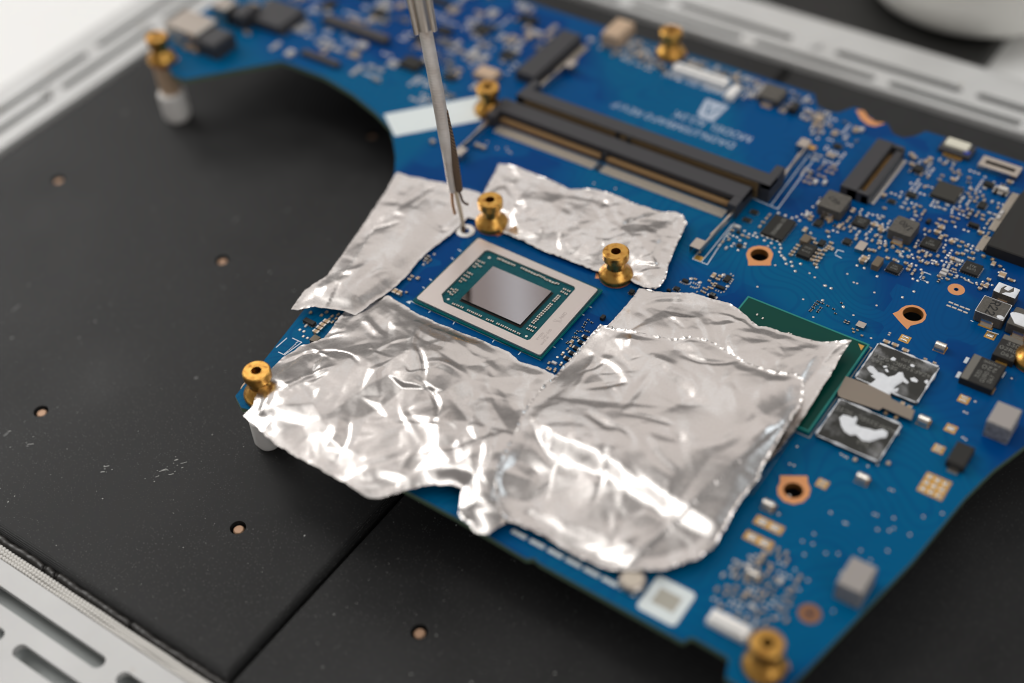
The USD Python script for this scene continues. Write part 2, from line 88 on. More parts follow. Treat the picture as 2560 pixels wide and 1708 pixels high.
TINY = [[38.38,14.85,0.6,0.35,0.3,'r'],[38.33,13.81,0.6,0.35,0.3,'r'],[38.46,13.11,0.6,0.35,0.3,'r'],[38.63,12.21,0.6,0.35,0.3,'r'],[39.52,14.54,0.6,0.35,0.3,'r'],[38.32,10.48,0.6,0.35,0.3,'r'],[38.28,9.68,0.6,0.35,0.3,'r'],[39,10.89,0.6,0.35,0.3,'r'],[39.69,11.54,0.6,0.35,0.3,'r'],[40.41,11.65,0.6,0.35,0.3,'r'],[38.54,8.3,0.6,0.35,0.3,'r'],[38.83,8.7,0.6,0.35,0.3,'r'],[39.36,8.48,0.6,0.35,0.3,'r'],[39.44,8.85,0.6,0.35,0.3,'r'],[38.31,6.09,0.6,0.35,0.3,'r'],[38.39,6.58,0.6,0.35,0.3,'r'],[59.99,40.11,0.35,0.55,0.1,'s'],[59.97,39.1,0.35,0.55,0.1,'s'],[58.21,38.53,0.35,0.55,0.1,'s'],[58.81,38.64,0.35,0.55,0.1,'s'],[59.51,38.57,0.35,0.55,0.1,'s'],[59.88,42.31,0.35,0.55,0.1,'s'],[59.83,43.04,0.35,0.55,0.1,'s'],[59.77,43.76,0.35,0.55,0.1,'s'],[59.21,44.96,0.35,0.55,0.1,'s'],[58.46,45.27,0.35,0.55,0.1,'s'],[49.8,36.82,0.35,0.55,0.1,'s'],[50.22,36.82,0.35,0.55,0.1,'s'],[50.76,36.77,0.35,0.55,0.1,'s'],[51.24,36.81,0.35,0.55,0.1,'s'],[51.68,37.07,0.35,0.55,0.1,'s'],[52.53,38.1,0.35,0.55,0.1,'s'],[53.13,38.08,0.35,0.55,0.1,'s'],[53.66,38.03,0.35,0.55,0.1,'s'],[54.14,38.07,0.35,0.55,0.1,'s'],[52.67,36.66,0.35,0.55,0.1,'s'],[53.15,36.7,0.35,0.55,0.1,'s'],[53.63,36.74,0.35,0.55,0.1,'s'],[54,36.97,0.35,0.55,0.1,'s'],[54.33,37.42,0.35,0.55,0.1,'s'],[54.69,35.89,0.35,0.55,0.1,'s'],[99.4,71.83,0.55,0.4,0.25,'s'],[100.11,71.86,0.55,0.4,0.25,'s'],[99.5,70.99,0.55,0.4,0.25,'s'],[100.28,71.16,0.55,0.4,0.25,'s'],[99.46,70.36,0.55,0.4,0.25,'s'],[100.3,70.37,0.55,0.4,0.25,'s'],[99.48,69.58,0.55,0.4,0.25,'s'],[100.19,69.61,0.55,0.4,0.25,'s'],[100.32,68.7,0.55,0.4,0.25,'s'],[101.09,72.85,0.55,0.4,0.25,'s'],[101.9,72.94,0.55,0.4,0.25,'s'],[101.08,72.14,0.55,0.4,0.25,'s'],[101.77,72.07,0.55,0.4,0.25,'s'],[102.32,72.2,0.55,0.4,0.25,'s'],[99.73,74.44,0.55,0.4,0.25,'s'],[99.67,75.62,0.55,0.4,0.25,'s'],[100.42,74.66,0.55,0.4,0.25,'s'],[100.45,75.49,0.55,0.4,0.25,'s'],[102.66,70.32,0.55,0.4,0.25,'s'],[102.66,71.21,0.55,0.4,0.25,'s'],[103.91,71.37,0.55,0.4,0.25,'s'],[104.67,71.24,0.55,0.4,0.25,'s'],[105.15,70.94,0.55,0.4,0.25,'s'],[105.76,70.92,0.55,0.4,0.25,'s'],[106.26,70.83,0.55,0.4,0.25,'s'],[106.77,70.75,0.55,0.4,0.25,'s'],[107.81,70.79,0.55,0.4,0.25,'s'],[101.52,76.13,0.55,0.4,0.25,'s'],[90.65,42.28,0.6,0.4,0.3,'c'],[92.64,42.22,0.6,0.4,0.3,'c'],[90.11,43.12,0.6,0.4,0.3,'c'],[91.11,43.26,0.6,0.4,0.3,'c'],[79.66,47.19,0.6,0.35,0.25,'r'],[79.51,46.36,0.6,0.35,0.25,'r'],[79.54,45.65,0.6,0.35,0.25,'r'],[79.51,44.9,0.6,0.35,0.25,'r'],[79.57,43.97,0.6,0.35,0.25,'r'],[79.51,43.45,0.6,0.35,0.25,'r'],[80.84,47.18,0.6,0.35,0.25,'r'],[82.17,47.01,0.6,0.35,0.25,'r'],[81.11,45.64,0.6,0.35,0.25,'r'],[81.07,44.76,0.6,0.35,0.25,'r'],[81.09,44.05,0.6,0.35,0.25,'r'],[83.71,46.74,0.6,0.35,0.25,'r'],[84.69,45.65,0.6,0.35,0.25,'r'],[84.38,49.46,0.6,0.35,0.25,'r'],[80.05,47.19,0.6,0.35,0.25,'r'],[79.89,46.23,0.6,0.35,0.25,'r'],[79.77,44.69,0.6,0.35,0.25,'r'],[115.39,5.58,0.45,0.45,0.04,'s'],[116.04,5.64,0.45,0.45,0.04,'s'],[115.29,-1.77,0.45,0.45,0.04,'s'],[115.93,-1.71,0.45,0.45,0.04,'s'],[111.31,-6.8,0.45,0.45,0.04,'s'],[111.81,-6.74,0.45,0.45,0.04,'s'],[119.97,-2.92,0.45,0.45,0.04,'s'],[107.58,-12.4,0.45,0.45,0.04,'s'],[108.45,-14.64,0.45,0.45,0.04,'s'],[106.49,-15.15,0.45,0.45,0.04,'s'],[108.17,-17.82,0.45,0.45,0.04,'s'],[111.51,-15.3,0.45,0.45,0.04,'s'],[113.53,-14.14,0.45,0.45,0.04,'s'],[116.81,-11.14,0.45,0.45,0.04,'s'],[119.32,-12.27,0.45,0.45,0.04,'s'],[108.25,-21.88,0.45,0.45,0.04,'s'],[109.05,-27.05,0.45,0.45,0.04,'s'],[110.98,-25.51,0.45,0.45,0.04,'s'],[118.36,-26.46,0.45,0.45,0.04,'s'],[119.93,32.83,0.5,0.5,0.08,'s'],[120.58,32.76,0.5,0.5,0.08,'s'],[122.42,26.01,0.5,0.5,0.08,'s'],[123.13,25.81,0.5,0.5,0.08,'s'],[120.83,36.77,0.5,0.5,0.08,'s'],[124.8,47.09,0.5,0.5,0.08,'s'],[103.35,8.87,0.5,0.5,0.08,'s'],[104.06,8.72,0.5,0.5,0.08,'s'],[104.72,8.68,0.5,0.5,0.08,'s'],[109.26,8.82,0.5,0.5,0.08,'s'],[110.7,10.17,0.5,0.5,0.08,'s'],[95.69,0.99,0.5,0.5,0.08,'s'],[96.6,1.12,0.5,0.5,0.08,'s'],[94.86,5.95,0.5,0.5,0.08,'s'],[106.43,8.66,0.7,0.9,0.5,'c'],[112.48,11.32,0.7,0.9,0.5,'c']]
BRNIND = [[85.98,65.15,1.84,3.52,1.6],[68.21,64.13,2.05,2.73,1.5],[-10.23,-23.75,1.96,2.03,1.8]]
GREYIND = [[80.32,68.77,2.1,3.19,1.1],[91.23,44.81,1.98,1.77,0.8]]
SILK = [[[-.54,-1.26],[1.45,-1.36],[36.13,-1.32]],[[5.64,-1.3],[12.41,-1.15],[12.71,-2.35]],[[5.64,-1.3],[5.59,-2.24]],[[23.73,-2.36],[23.65,-1.44],[36.03,-1.17]],[[30.93,-1.3],[30.91,-2.53]],[[35.89,18.86],[36.83,18.76]],[[35.75,15.86],[36.68,15.76]],[[35.82,6.79],[36.76,6.67]],[[35.89,3.72],[36.8,3.64]],[[-1.19,7.08],[-.38,6.98]],[[-.93,4.01],[-.12,3.91]],[[-1.24,15.87],[-.21,15.65]],[[-1.54,19.12],[-.44,18.93]],[[49.57,46.18],[48.33,45.25],[48.35,51.2]],[[48.42,45.31],[52.19,45.32],[50.47,61.79]],[[50.54,45.28],[50.27,61.05]],[[49.2,72.44],[57.01,71.92],[55.91,95.33]],[[55,72],[54,95.6]],[[-17.29,-29.52],[-17.19,-25.88]],[[-16.11,-25.22],[-13.35,-25.16],[-14.08,-30.28],[-15.94,-30.31]],[[-14.37,-25.99],[-14.17,-25.36]],[[-14.36,-30.05],[-14.22,-29.36]],[[115.08,58.1],[117.74,58.24]],[[110.9,59.23],[111.57,59.16]],[[51.99,37.13],[51.94,38.12]],[[75.9,64.14],[75.83,65.67],[77.38,65.82]],[[76.09,63.73],[77.83,63.47]],[[95.87,66.41],[96.08,68.82],[97.65,68.76]],[[96.16,66.08],[98,66.08]]]
SILKPAD = [[-14.24,-28.96],[-14.23,-28.47],[-14.22,-27.98],[-14.2,-27.48],[-14.19,-26.99],[-14.18,-26.49]]
WHITEP = [[114.74,47.15],[114.95,42.2],[122.8,47.13]]
FOIL = {'A':{'o':[[-31.67,33.69,1.5],[-29.6,27.57,1.5],[-27.54,19.46,1.5],[-25.7,11.49,1.5],[-23.21,2.69,2],[-20.73,-6.74,2.5],[-21.63,-13.55,3],[-21.02,-16.82,3],[-20.16,-20.35,3],[-19.2,-19.59,2.6],[-18.27,-18.56,2.6],[-16.62,-16.93,2.6],[-13.42,-15.05,2.4],[-9.95,-13.53,2],[-7.19,-13.06,1.6],[-6.93,-10.49,1.4],[-6.76,-7.49,1.2],[-6.03,-3.23,0.8],[-5.71,3.07,0.8],[-6.79,12.5,0.8],[-6.27,18.25,0.8],[-5.73,23.76,0.8],[-5.79,26.17,0.8],[-6.03,29.52,0.7],[-3.71,29.67,0.7],[-1.74,30.64,0.6],[-4.53,34.25,0.9],[-8.17,38.2,1.2],[-9.77,38.2,1.3],[-12.87,37.36,1.5],[-17.78,36.85,1.5],[-22.87,35.51,1.5],[-28.1,33.95,1.6]],'i':[[-19.45,16.4,2.2],[-14.31,5.27,2.6],[-14.22,-5.29,3.2],[-18.08,24.32,2.2],[-11.29,21.85,1.8],[-12.23,-10.74,2.8]]},'B':{'o':[[-10.5,49.52,2],[-8.47,50.54,2],[-5.27,50.42,2.2],[0.12,50.6,2.2],[6.09,50.71,2],[10.13,50.37,1.6],[12.96,52.06,1.6],[15.92,53.54,1.8],[20.28,53.85,2],[24.25,53.6,2.2],[27.73,53.35,2.2],[31.4,54.05,2],[34.31,54.66,1.8],[37.49,56.11,2],[39.65,55.65,2],[41.94,53.55,2],[42.65,50.55,2],[43.09,48.44,2],[43.71,45.45,2],[44.48,42.59,2],[45.43,38.89,2],[47.56,33.91,2],[47.51,31.28,1.8],[46.85,29.87,1.6],[44.19,29.69,1.2],[41.65,29.99,1],[38.25,30.96,1],[34.68,31.07,1],[33.29,28.86,0.8],[30.48,28.94,0.8],[25,28.77,0.9],[18.64,28.41,0.9],[12.44,28.71,0.9],[5.97,28.89,0.8],[0.64,29.51,0.8],[-1.62,30.86,1],[-4.21,34.02,1.2],[-7.39,37.64,1.4],[-8.42,41.91,1.6],[-9.66,46.51,1.8]],'i':[[2.22,40.35,2],[14.22,40.12,2.2],[24.04,42.8,2],[34.8,43.59,2.4],[22.93,35.54,1.8],[41.39,36.19,2.2],[3.87,46.81,2]]},'C':{'o':[[-10.54,-11.43,1],[-10.31,-13.71,1.2],[-9.8,-17,1.5],[-8.92,-19.55,1.8],[-8.35,-22.74,2],[-9.01,-24.42,2.2],[-9.9,-26.39,2.4],[-10.97,-27.6,2.5],[-11.04,-29.96,2.6],[-11.46,-33.3,3],[-11.25,-36.78,3.4],[-9.51,-41.56,4.6],[-7.69,-45.01,4.6],[-6.35,-48.65,4.2],[-6.56,-51.11,3.6],[-2.36,-52.02,3.8],[3.9,-53.34,3.8],[12.13,-53.6,3.6],[22.1,-53.5,3.4],[29.56,-53.84,3.2],[31.47,-52.88,3.2],[33.87,-49.81,3.2],[35.37,-47.53,3.2],[38.42,-44.22,3],[41.71,-42.27,3],[44.17,-41.74,2.4],[46.63,-46.56,1.8],[49.07,-47.48,1.8],[52.53,-48.76,1.8],[54.73,-47.89,2],[55.97,-43.77,2],[57.94,-42.63,1.6],[61.84,-41.37,1.4],[66.1,-39.26,1.4],[61.98,-27.02,2],[54.83,-18.97,2],[48.53,-9.26,1.6],[41.77,-4.45,1.2],[38.14,-4.06,1],[32.5,-4.85,0.9],[29.3,-3.64,0.9],[22.62,-3.93,0.9],[16.81,-4.37,0.9],[8.42,-4.67,0.9],[2.32,-4.39,0.9],[-5.7,-2.94,0.6],[-6.72,-4.67,0.6],[-8.24,-8.72,0.7]],'i':[[-1.45,-38.3,4.9],[-1.21,-29.26,4.5],[3.29,-23.61,4.5],[9.76,-17.61,4],[19.42,-15.76,3.8],[25.76,-17.05,3.4],[5.17,-46.05,4.6],[12.48,-41.6,4.7],[16.08,-32.59,4.6],[21.84,-26.09,4.4],[30.27,-30.23,4.4],[21.39,-45.97,4.3],[28.37,-41.51,4.2],[33.31,-20.2,3],[34.43,-12.94,2],[39.4,-28.55,4.5],[46.54,-38.61,4],[-1.02,-46.53,5.2],[2.41,-14.36,2.4],[13.11,-10.54,2.2],[25.79,-9.8,2],[-2.96,-12.16,1.6],[19.04,-49.67,4],[28.57,-48.47,3.8],[51.79,-39.19,3],[48.73,-44.42,4]]},'D':{'o':[[42.1,10.19,1.2],[43.71,15.06,1.2],[43.85,18.78,1.2],[43.89,22.2,1.3],[43.61,28.5,1.5],[46.18,29.39,1.4],[48.93,30.69,1.2],[51.19,32.06,1.2],[54.69,33.82,1.5],[59.27,33.76,1.8],[63.36,34.31,2],[66.36,33.61,2.2],[69.04,32.53,2.2],[72.7,31.04,2.2],[74.55,31.64,2.4],[78.05,31.64,2.6],[83.08,32.16,2.8],[86.8,32.91,3],[90.43,34.56,4],[92.76,35.11,5],[92.86,31.47,4.4],[93.09,22.63,3.4],[93.32,10.08,2.6],[92.84,1.21,2],[91.91,-5,1.8],[83.8,-6.79,1.6],[61.56,-1.19,1.6],[47.95,4.53,1.4]],'i':[[51.8,22.13,2.2],[60.14,25.49,2.4],[66.67,24.57,2.8],[76.56,24.38,3.2],[86.55,23.49,3.2],[63.26,12.84,2.4],[87.08,13.14,3]]},'E':{'o':[[42.48,3.32,1.4],[42.44,6.99,1.6],[42.38,10.76,2],[42.93,12.92,2.6],[47.78,13.72,2.8],[51.31,14.38,3.2],[55.82,15.22,3.6],[60.22,16.67,3.8],[62.4,18.65,4],[66.51,19.64,4.2],[70.42,18.94,4.4],[76.48,17.52,4.6],[83.23,17.56,5.2],[87,18.89,5.6],[89.49,18.53,5.6],[90.68,17.07,5.4],[92.26,11.73,5],[92.1,6.17,4.4],[92.52,-1.64,3.8],[92.76,-7.03,3.2],[93.21,-7.53,3],[92.78,-16.09,2.6],[92.93,-18,2.5],[93.34,-24.56,2.2],[93.31,-27.98,2],[92.25,-31.08,2],[89.92,-33.88,2],[87.62,-36.87,2],[85.46,-38.57,2],[82.29,-40.36,2],[79.43,-42.07,2],[71.79,-43.01,2.2],[64.73,-42.38,2.4],[59.21,-42.96,3],[56.01,-43.59,3],[51.38,-40.57,4.2],[48.22,-35.25,5.4],[46.67,-28.76,5.4],[45.31,-23.19,5],[44.06,-19.76,4.6],[43.53,-16.32,4.3],[42.92,-9.35,3.4],[43.01,-6.71,2.8],[42.43,-2.09,1.6]],'i':[[49.23,-3.94,3.4],[53.42,5.64,3.4],[61.33,9.16,4.6],[69.94,11.23,5],[80.76,8.67,6],[86.56,13.6,6],[87.52,2.86,5.6],[70.1,0.69,4.8],[62.92,-3.55,4.6],[56.9,-9.73,4.4],[51.82,-14.2,4.4],[51.72,-20.1,5],[62.77,-19.1,5.8],[73.14,-12.83,6],[81.99,-7.3,6],[55.79,-33.64,3.6],[64.55,-33.9,3.4],[74.16,-34.44,3],[83,-34.14,2.6],[56.6,-39.09,3.6],[66.26,-39.43,3],[89,-29.23,2.6]],'s':[[[[41.46,-22.85],[45.08,-22.95],[63.38,-23.16],[80.77,-24.12],[97.13,-23.63]],1.05,4.8]]}}
SCREWS = [[-67.93,-62.68],[-3.54,-62.93],[46.3,-62.56],[-67.78,0.61],[-132.66,1.45],[-67.52,64.09],[-75.84,14.82],[-140.12,34.73]]
SMUDGE = [[-76.07,15.07,0.35,2.6],[-139.75,34.7,1.1,1.1],[-66.27,25.5,0.5,1.2],[-101.36,-41.37,0.5,3],[-93.6,-49.44,0.9,0.7],[-89.73,-22.75,0.3,0.6],[-43.39,-34.71,0.9,0.9],[-69.39,-72.23,0.6,1.6],[-59.76,-7.21,0.4,1]]
SCRATCH = [[-29.63,-61.89],[-29.32,-59.89],[-28.58,-58.03],[-70.51,-72.49],[-63.35,-71.96],[-27.75,-56.53],[-41.21,-66.08]]
RING = [-3.88,25.42]
PROBE = [[-4.11,25.02,0.4],[-5.86,24.48,25.34],[-8.71,23.61,66]]
TEXT1 = [[38.38,86.36],[-2.75,85.59]]
TEXT2 = [[36.77,92.15],[15.76,91.14]]
TEXT3 = [[19.98,108.5],[8.48,107.34]]
LOGO = [[21.4,96.51],[20.28,102.98],[26.29,102.92],[25.94,95.5],[22.67,95.5]]
QR = [[33.65,17.38]]
R22T = [[114.72,62.61]]
FOOT = [-14.11,-40.64]
# ---------------------------------------------------------------- helpers
used = {}
def path_for(name, parent):
    base = (str(parent.GetPath()) if parent is not None else '/World') + '/' + name
    k = used.get(base, 0); used[base] = k + 1
    return base if k == 0 else f'{base}_{k:03d}'
def tag(p, label=None, category=None, group=None, kind=None):
    for k, v in (('label', label), ('category', category), ('group', group), ('kind', kind)):
        if v: p.SetCustomDataByKey(k, v)
    return p
def thing(name, label, category, group=None, at=(0, 0, 0)):
    x = UsdGeom.Xform.Define(stage, path_for(name, None)); x.AddTranslateOp().Set(Gf.Vec3d(*[c * MM for c in at]))
    p = x.GetPrim(); origin[str(p.GetPath())] = np.array(at, float)
    return tag(p, label, category, group)
origin = {}
def base_of(parent):
    q = parent
    while q is not None and q.IsValid() and str(q.GetPath()) != '/World':
        if str(q.GetPath()) in origin: return origin[str(q.GetPath())]
        q = q.GetParent()
    return np.zeros(3)
def obj(name, mesh, mat, parent=None, smooth=False, **tags):
    if isinstance(mesh, list): mesh = trimesh.util.concatenate(mesh)
    if not isinstance(mesh, tuple): mesh = (np.asarray(mesh.vertices, float), np.asarray(mesh.faces))
    v = (np.asarray(mesh[0], float) - base_of(parent)) * MM
    g = usdkit.mesh(stage, path_for(name, parent), (v, mesh[1]), mat, smooth=smooth)
    return tag(g.GetPrim(), **tags)
class Tinted:
    """Gathers shapes of several colours into ONE mesh: each vertex carries its own paint, metal and roughness."""
    def __init__(s): s.v, s.f, s.c, s.m, s.r, s.n = [], [], [], [], [], 0
    def add(s, mesh, color, metal=0.0, rough=0.45):
        v, f = (mesh if isinstance(mesh, tuple) else (np.asarray(mesh.vertices), np.asarray(mesh.faces)))
        v = np.asarray(v)[np.asarray(f)].reshape(-1, 3); k = len(v)
        s.v.append(v); s.f.append(np.arange(k).reshape(-1, 3) + s.n); s.n += k
        s.c.append(np.tile(color, (k, 1))); s.m.append(np.full(k, metal)); s.r.append(np.full(k, rough))
        return s
    def build(s, name, parent, **tags):
        v = (np.vstack(s.v) - base_of(parent)) * MM
        g = usdkit.mesh(stage, path_for(name, parent), (v, np.vstack(s.f)), 'x' and M['painted'])
        a = UsdGeom.PrimvarsAPI(g)
        a.CreatePrimvar('paint', Sdf.ValueTypeNames.Color3fArray, 'vertex').Set(Vt.Vec3fArray.FromNumpy(np.vstack(s.c).astype(np.float32)))
        a.CreatePrimvar('metalness', Sdf.ValueTypeNames.FloatArray, 'vertex').Set(Vt.FloatArray.FromNumpy(np.concatenate(s.m).astype(np.float32)))
        a.CreatePrimvar('rough', Sdf.ValueTypeNames.FloatArray, 'vertex').Set(Vt.FloatArray.FromNumpy(np.concatenate(s.r).astype(np.float32)))
        return tag(g.GetPrim(), **tags)
def bx(x, y, w, l, z0, z1, ch=0.0, rot=0.0):
    """Box centred at x, y; ch bevels the top edges."""
    a, b = w / 2, l / 2
    ring = lambda i, z: [(-a + i, -b + i, z), (a - i, -b + i, z), (a - i, b - i, z), (-a + i, b - i, z)]
    rings = [ring(0, z0), ring(0, z1 - ch), ring(ch, z1)] if ch else [ring(0, z0), ring(0, z1)]
    v = np.array(sum(rings, []), float); f = [(0, 2, 1), (0, 3, 2)]
    for k in range(len(rings) - 1):
        for i in range(4):
            p, q = 4 * k + i, 4 * k + (i + 1) % 4
            f += [(p, q, q + 4), (p, q + 4, p + 4)]
    t = 4 * (len(rings) - 1); f += [(t, t + 1, t + 2), (t, t + 2, t + 3)]
    if rot:
        c, s = math.cos(math.radians(rot)), math.sin(math.radians(rot)); v[:, :2] = v[:, :2] @ np.array([[c, s], [-s, c]])
    return (v + [x, y, 0], np.array(f))
def rbox(x, y, w, l, z0, z1, r=0.6, ch=0.25):
    """Box with rounded vertical edges and a bevelled top."""
    p = sbox(x - w / 2 + r, y - l / 2 + r, x + w / 2 - r, y + l / 2 - r)
    lv = [(p.buffer(r, quad_segs=5), z0), (p.buffer(r, quad_segs=5), z1 - ch), (p.buffer(r - ch * .3, quad_segs=5), z1 - ch * .4), (p.buffer(max(r - ch, .02), quad_segs=5), z1)]
    R = [np.c_[np.array(q.exterior.coords)[:-1], np.full(len(q.exterior.coords) - 1, z)] for q, z in lv]
    n = min(map(len, R)); R = [k[:n] for k in R]
    v = np.vstack(R + [[[x, y, z1]], [[x, y, z0]]]); f = []
    for k in range(len(R) - 1):
        for i in range(n):
            a, b = k * n + i, k * n + (i + 1) % n; f += [(a, b + n, b), (a, a + n, b + n)]
    t = (len(R) - 1) * n; c = len(R) * n
    for i in range(n): f += [(t + i, c, t + (i + 1) % n), (i, (i + 1) % n, c + 1)]
    m = trimesh.Trimesh(v, f, process=False); 
    if m.volume < 0: m.invert()
    return m
def cyl(x, y, r, z0, z1, n=24):
    m = trimesh.creation.cylinder(r, z1 - z0, sections=n); m.apply_translation([x, y, (z0 + z1) / 2]); return m
def lathe(x, y, prof, n=40):
    m = trimesh.creation.revolve(np.array(prof, float), sections=n); m.apply_translation([x, y, 0])
    if m.volume < 0: m.invert()
    return m
def extr(poly, z0, z1):
    ps = [poly] if isinstance(poly, Polygon) else [g for g in poly.geoms if isinstance(g, Polygon)]
    out = [trimesh.creation.extrude_polygon(g, z1 - z0, engine='earcut') for g in ps if g.area > 1e-6]
    m = trimesh.util.concatenate(out); m.apply_translation([0, 0, z0]); return m
def tube(pts, r, n=14):
    """Swept round tube through points; r one radius or one per point."""
    P = np.array(pts, float); r = np.broadcast_to(r, len(P)); d = np.gradient(P, axis=0); d /= np.linalg.norm(d, axis=1)[:, None]
    ref = np.array([1.0, 0.2, 0]); v = []
    for p, t, q in zip(P, d, r):
        a = np.cross(t, ref); a /= np.linalg.norm(a); b = np.cross(t, a)
        v += [p + q * (math.cos(k) * a + math.sin(k) * b) for k in np.linspace(0, 2 * math.pi, n, endpoint=False)]
    f = []
    for k in range(len(P) - 1):
        for i in range(n):
            a, b = k * n + i, k * n + (i + 1) % n; f += [(a, b, b + n), (a, b + n, a + n)]
    v += [P[0], P[-1]]; c = len(P) * n
    for i in range(n): f += [(c, (i + 1) % n, i), (c + 1, c - n + i, c - n + (i + 1) % n)]
    m = trimesh.Trimesh(np.array(v), f, process=False)
    if m.volume < 0: m.invert()
    return m
def smoothcurve(pts, n=24):
    P = np.array(pts, float); t = np.linspace(0, 1, len(P)); from_ = RBFInterpolator(t[:, None], P, kernel='cubic'); return from_(np.linspace(0, 1, n)[:, None])
def line(pts, w, z0, z1): return extr(LineString(pts).buffer(w / 2, cap_style='flat', join_style='mitre'), z0, z1)
def text(s, h, x, y, z, rot=0, depth=0.02, bold=False, center=True):
    m = meshkit.text_mesh(s, h, depth, bold); 
    if center: m.apply_translation([-m.bounds[1][0] / 2, -h / 2, 0])
    m.apply_transform(trimesh.transformations.rotation_matrix(math.radians(rot), [0, 0, 1])); m.apply_translation([x, y, z]); return m
def sheet_points(poly, step):
    x0, y0, x1, y1 = poly.bounds; g = []
    for j, y in enumerate(np.arange(y0, y1, step * .866)):
        for x in np.arange(x0 + (j % 2) * step / 2, x1, step): g.append((x, y))
    g = np.array(g); ok = shapely.contains_xy(poly.buffer(-step * .45), g[:, 0], g[:, 1]); return g[ok]
def ring_points(poly, step):
    L = poly.exterior; n = int(L.length / step); return np.array([L.interpolate(i * L.length / n).coords[0] for i in range(n)])
def tri_in(poly, pts):
    t = Delaunay(pts).simplices; c = pts[t].mean(1); t = t[shapely.contains_xy(poly, c[:, 0], c[:, 1])]
    a, b, c = (pts[t[:, k]] for k in range(3)); s = (b[:, 0] - a[:, 0]) * (c[:, 1] - a[:, 1]) - (b[:, 1] - a[:, 1]) * (c[:, 0] - a[:, 0])
    t[s < 0] = t[s < 0][:, ::-1]; return t[np.abs(s) > 1e-9]
def blob(pts, z, h, seed=0):
    """Smeared paste: a domed puddle with a wavy rim."""
    poly = Polygon(pts).buffer(.12).buffer(-.12).buffer(.1, quad_segs=4); poly = poly if isinstance(poly, Polygon) else max(poly.geoms, key=lambda g: g.area)
    e = ring_points(poly, .16); g = sheet_points(poly, .2); p = np.vstack([e, g]) if len(g) else e
    d = shapely.distance(shapely.points(p), poly.exterior)
    zz = z + h * (1 - np.exp(-d / .3)) * (.75 + .5 * meshkit.noise(np.c_[p, np.zeros(len(p))] * 1.3, seed))
    zz[:len(e)] = z
    return trimesh.Trimesh(np.c_[p, zz], tri_in(poly, p), process=False)
def shell(v, f, t):
    """Closes an open sheet into a thin solid."""
    n = len(v); w = v - [0, 0, t]; e = np.sort(np.vstack([f[:, [0, 1]], f[:, [1, 2]], f[:, [2, 0]]]), 1); d = np.vstack([f[:, [0, 1]], f[:, [1, 2]], f[:, [2, 0]]])
    u, i, c = np.unique(e, axis=0, return_index=True, return_counts=True); b = d[i[c == 1]]
    side = np.vstack([np.c_[b[:, 1], b[:, 0], b[:, 0] + n], np.c_[b[:, 1], b[:, 0] + n, b[:, 1] + n]])
    return np.vstack([v, w]), np.vstack([f, f[:, ::-1] + n, side])

# ---------------------------------------------------------------- materials
M = {}
def mat(name, nodes, links=(), surface='p.BSDF'): M[name] = usdkit.material(stage, '/World/Looks/' + name, nodes, links, surface=surface); return M[name]
def plain(name, color, rough=.5, metal=0., spec=.5, **k): return mat(name, {'p': ('principled_bsdf', dict(base_color=color, roughness=rough, metallic=metal, specular_ior_level=spec, **k))})
mat('painted', {'c': ('attribute', {'attribute': 'paint'}), 'm': ('attribute', {'attribute': 'metalness'}), 'r': ('attribute', {'attribute': 'rough'}), 'p': ('principled_bsdf', {'specular_ior_level': .3})},
    [('c.color', 'p.base_color'), ('m.fac', 'p.metallic'), ('r.fac', 'p.roughness')])
G = ('geometry', {})
mat('solder_mask', {'g': G, 'v': ('voronoi_texture', {'scale': 62., 'metric': 'chebychev', 'randomness': .9}), 'vr': ('rgb_ramp', {'ramp': [(0, (0, 0, 0)), (.42, (0, 0, 0)), (.47, (1, 1, 1)), (1, (1, 1, 1))]}), 'sc': ('separate_color', {}),
    'n': ('noise_texture', {'scale': 45., 'detail': 1.}), 'nr': ('rgb_ramp', {'ramp': [(0, (0, 0, 0)), (.49, (0, 0, 0)), (.52, (1, 1, 1)), (1, (1, 1, 1))]}),
    'w0': ('noise_texture', {'scale': 26., 'detail': 1.}), 'w1': ('math', {'math_type': 'multiply', 'value2': 260.}), 'w': ('math', {'math_type': 'sine'}), 'wr': ('rgb_ramp', {'ramp': [(0, (0, 0, 0)), (.3, (0, 0, 0)), (.9, (1, 1, 1)), (1, (1, 1, 1))]}),
    'a': ('mix_color', {'a': (.0, .048, .195), 'b': (.0, .078, .235)}), 't': ('mix_color', {'b': (.0, .05, .19)}), 'nb': ('noise_texture', {'scale': 14., 'detail': 0.}), 'nbr': ('rgb_ramp', {'ramp': [(.5, (0, 0, 0)), (.56, (1, 1, 1))]}), 'u': ('mix_color', {'b': (.0, .110, .235)}), 'um': ('math', {'math_type': 'multiply', 'value2': .8}), 'tm': ('math', {'math_type': 'multiply', 'value2': .3}),
    'mx': ('math', {'math_type': 'maximum'}), 'mm': ('math', {'math_type': 'multiply', 'value2': .8}),
    'b': ('bump', {'strength': .25, 'distance': .00004}), 'p': ('principled_bsdf', {'roughness': .28, 'specular_ior_level': .06})},
    [('g.position', 'v.vector'), ('g.position', 'n.vector'), ('g.position', 'w0.vector'), ('w0.fac', 'w1.value1'), ('w1.value', 'w.value1'), ('v.color', 'sc.color'), ('sc.r', 'vr.fac'), ('n.fac', 'nr.fac'), ('w.value', 'wr.fac'), ('vr.color', 'mx.value1'), ('nr.color', 'mx.value2'), ('mx.value', 'mm.value1'), ('mm.value', 'a.fac'),
     ('g.position', 'nb.vector'), ('nb.fac', 'nbr.fac'), ('nbr.color', 'um.value1'), ('um.value', 'u.fac'), ('a.result', 'u.a'), ('u.result', 't.a'), ('wr.color', 'tm.value1'), ('tm.value', 't.fac'), ('t.result', 'p.base_color'), ('mx.value', 'b.height'), ('b.normal', 'p.normal')])
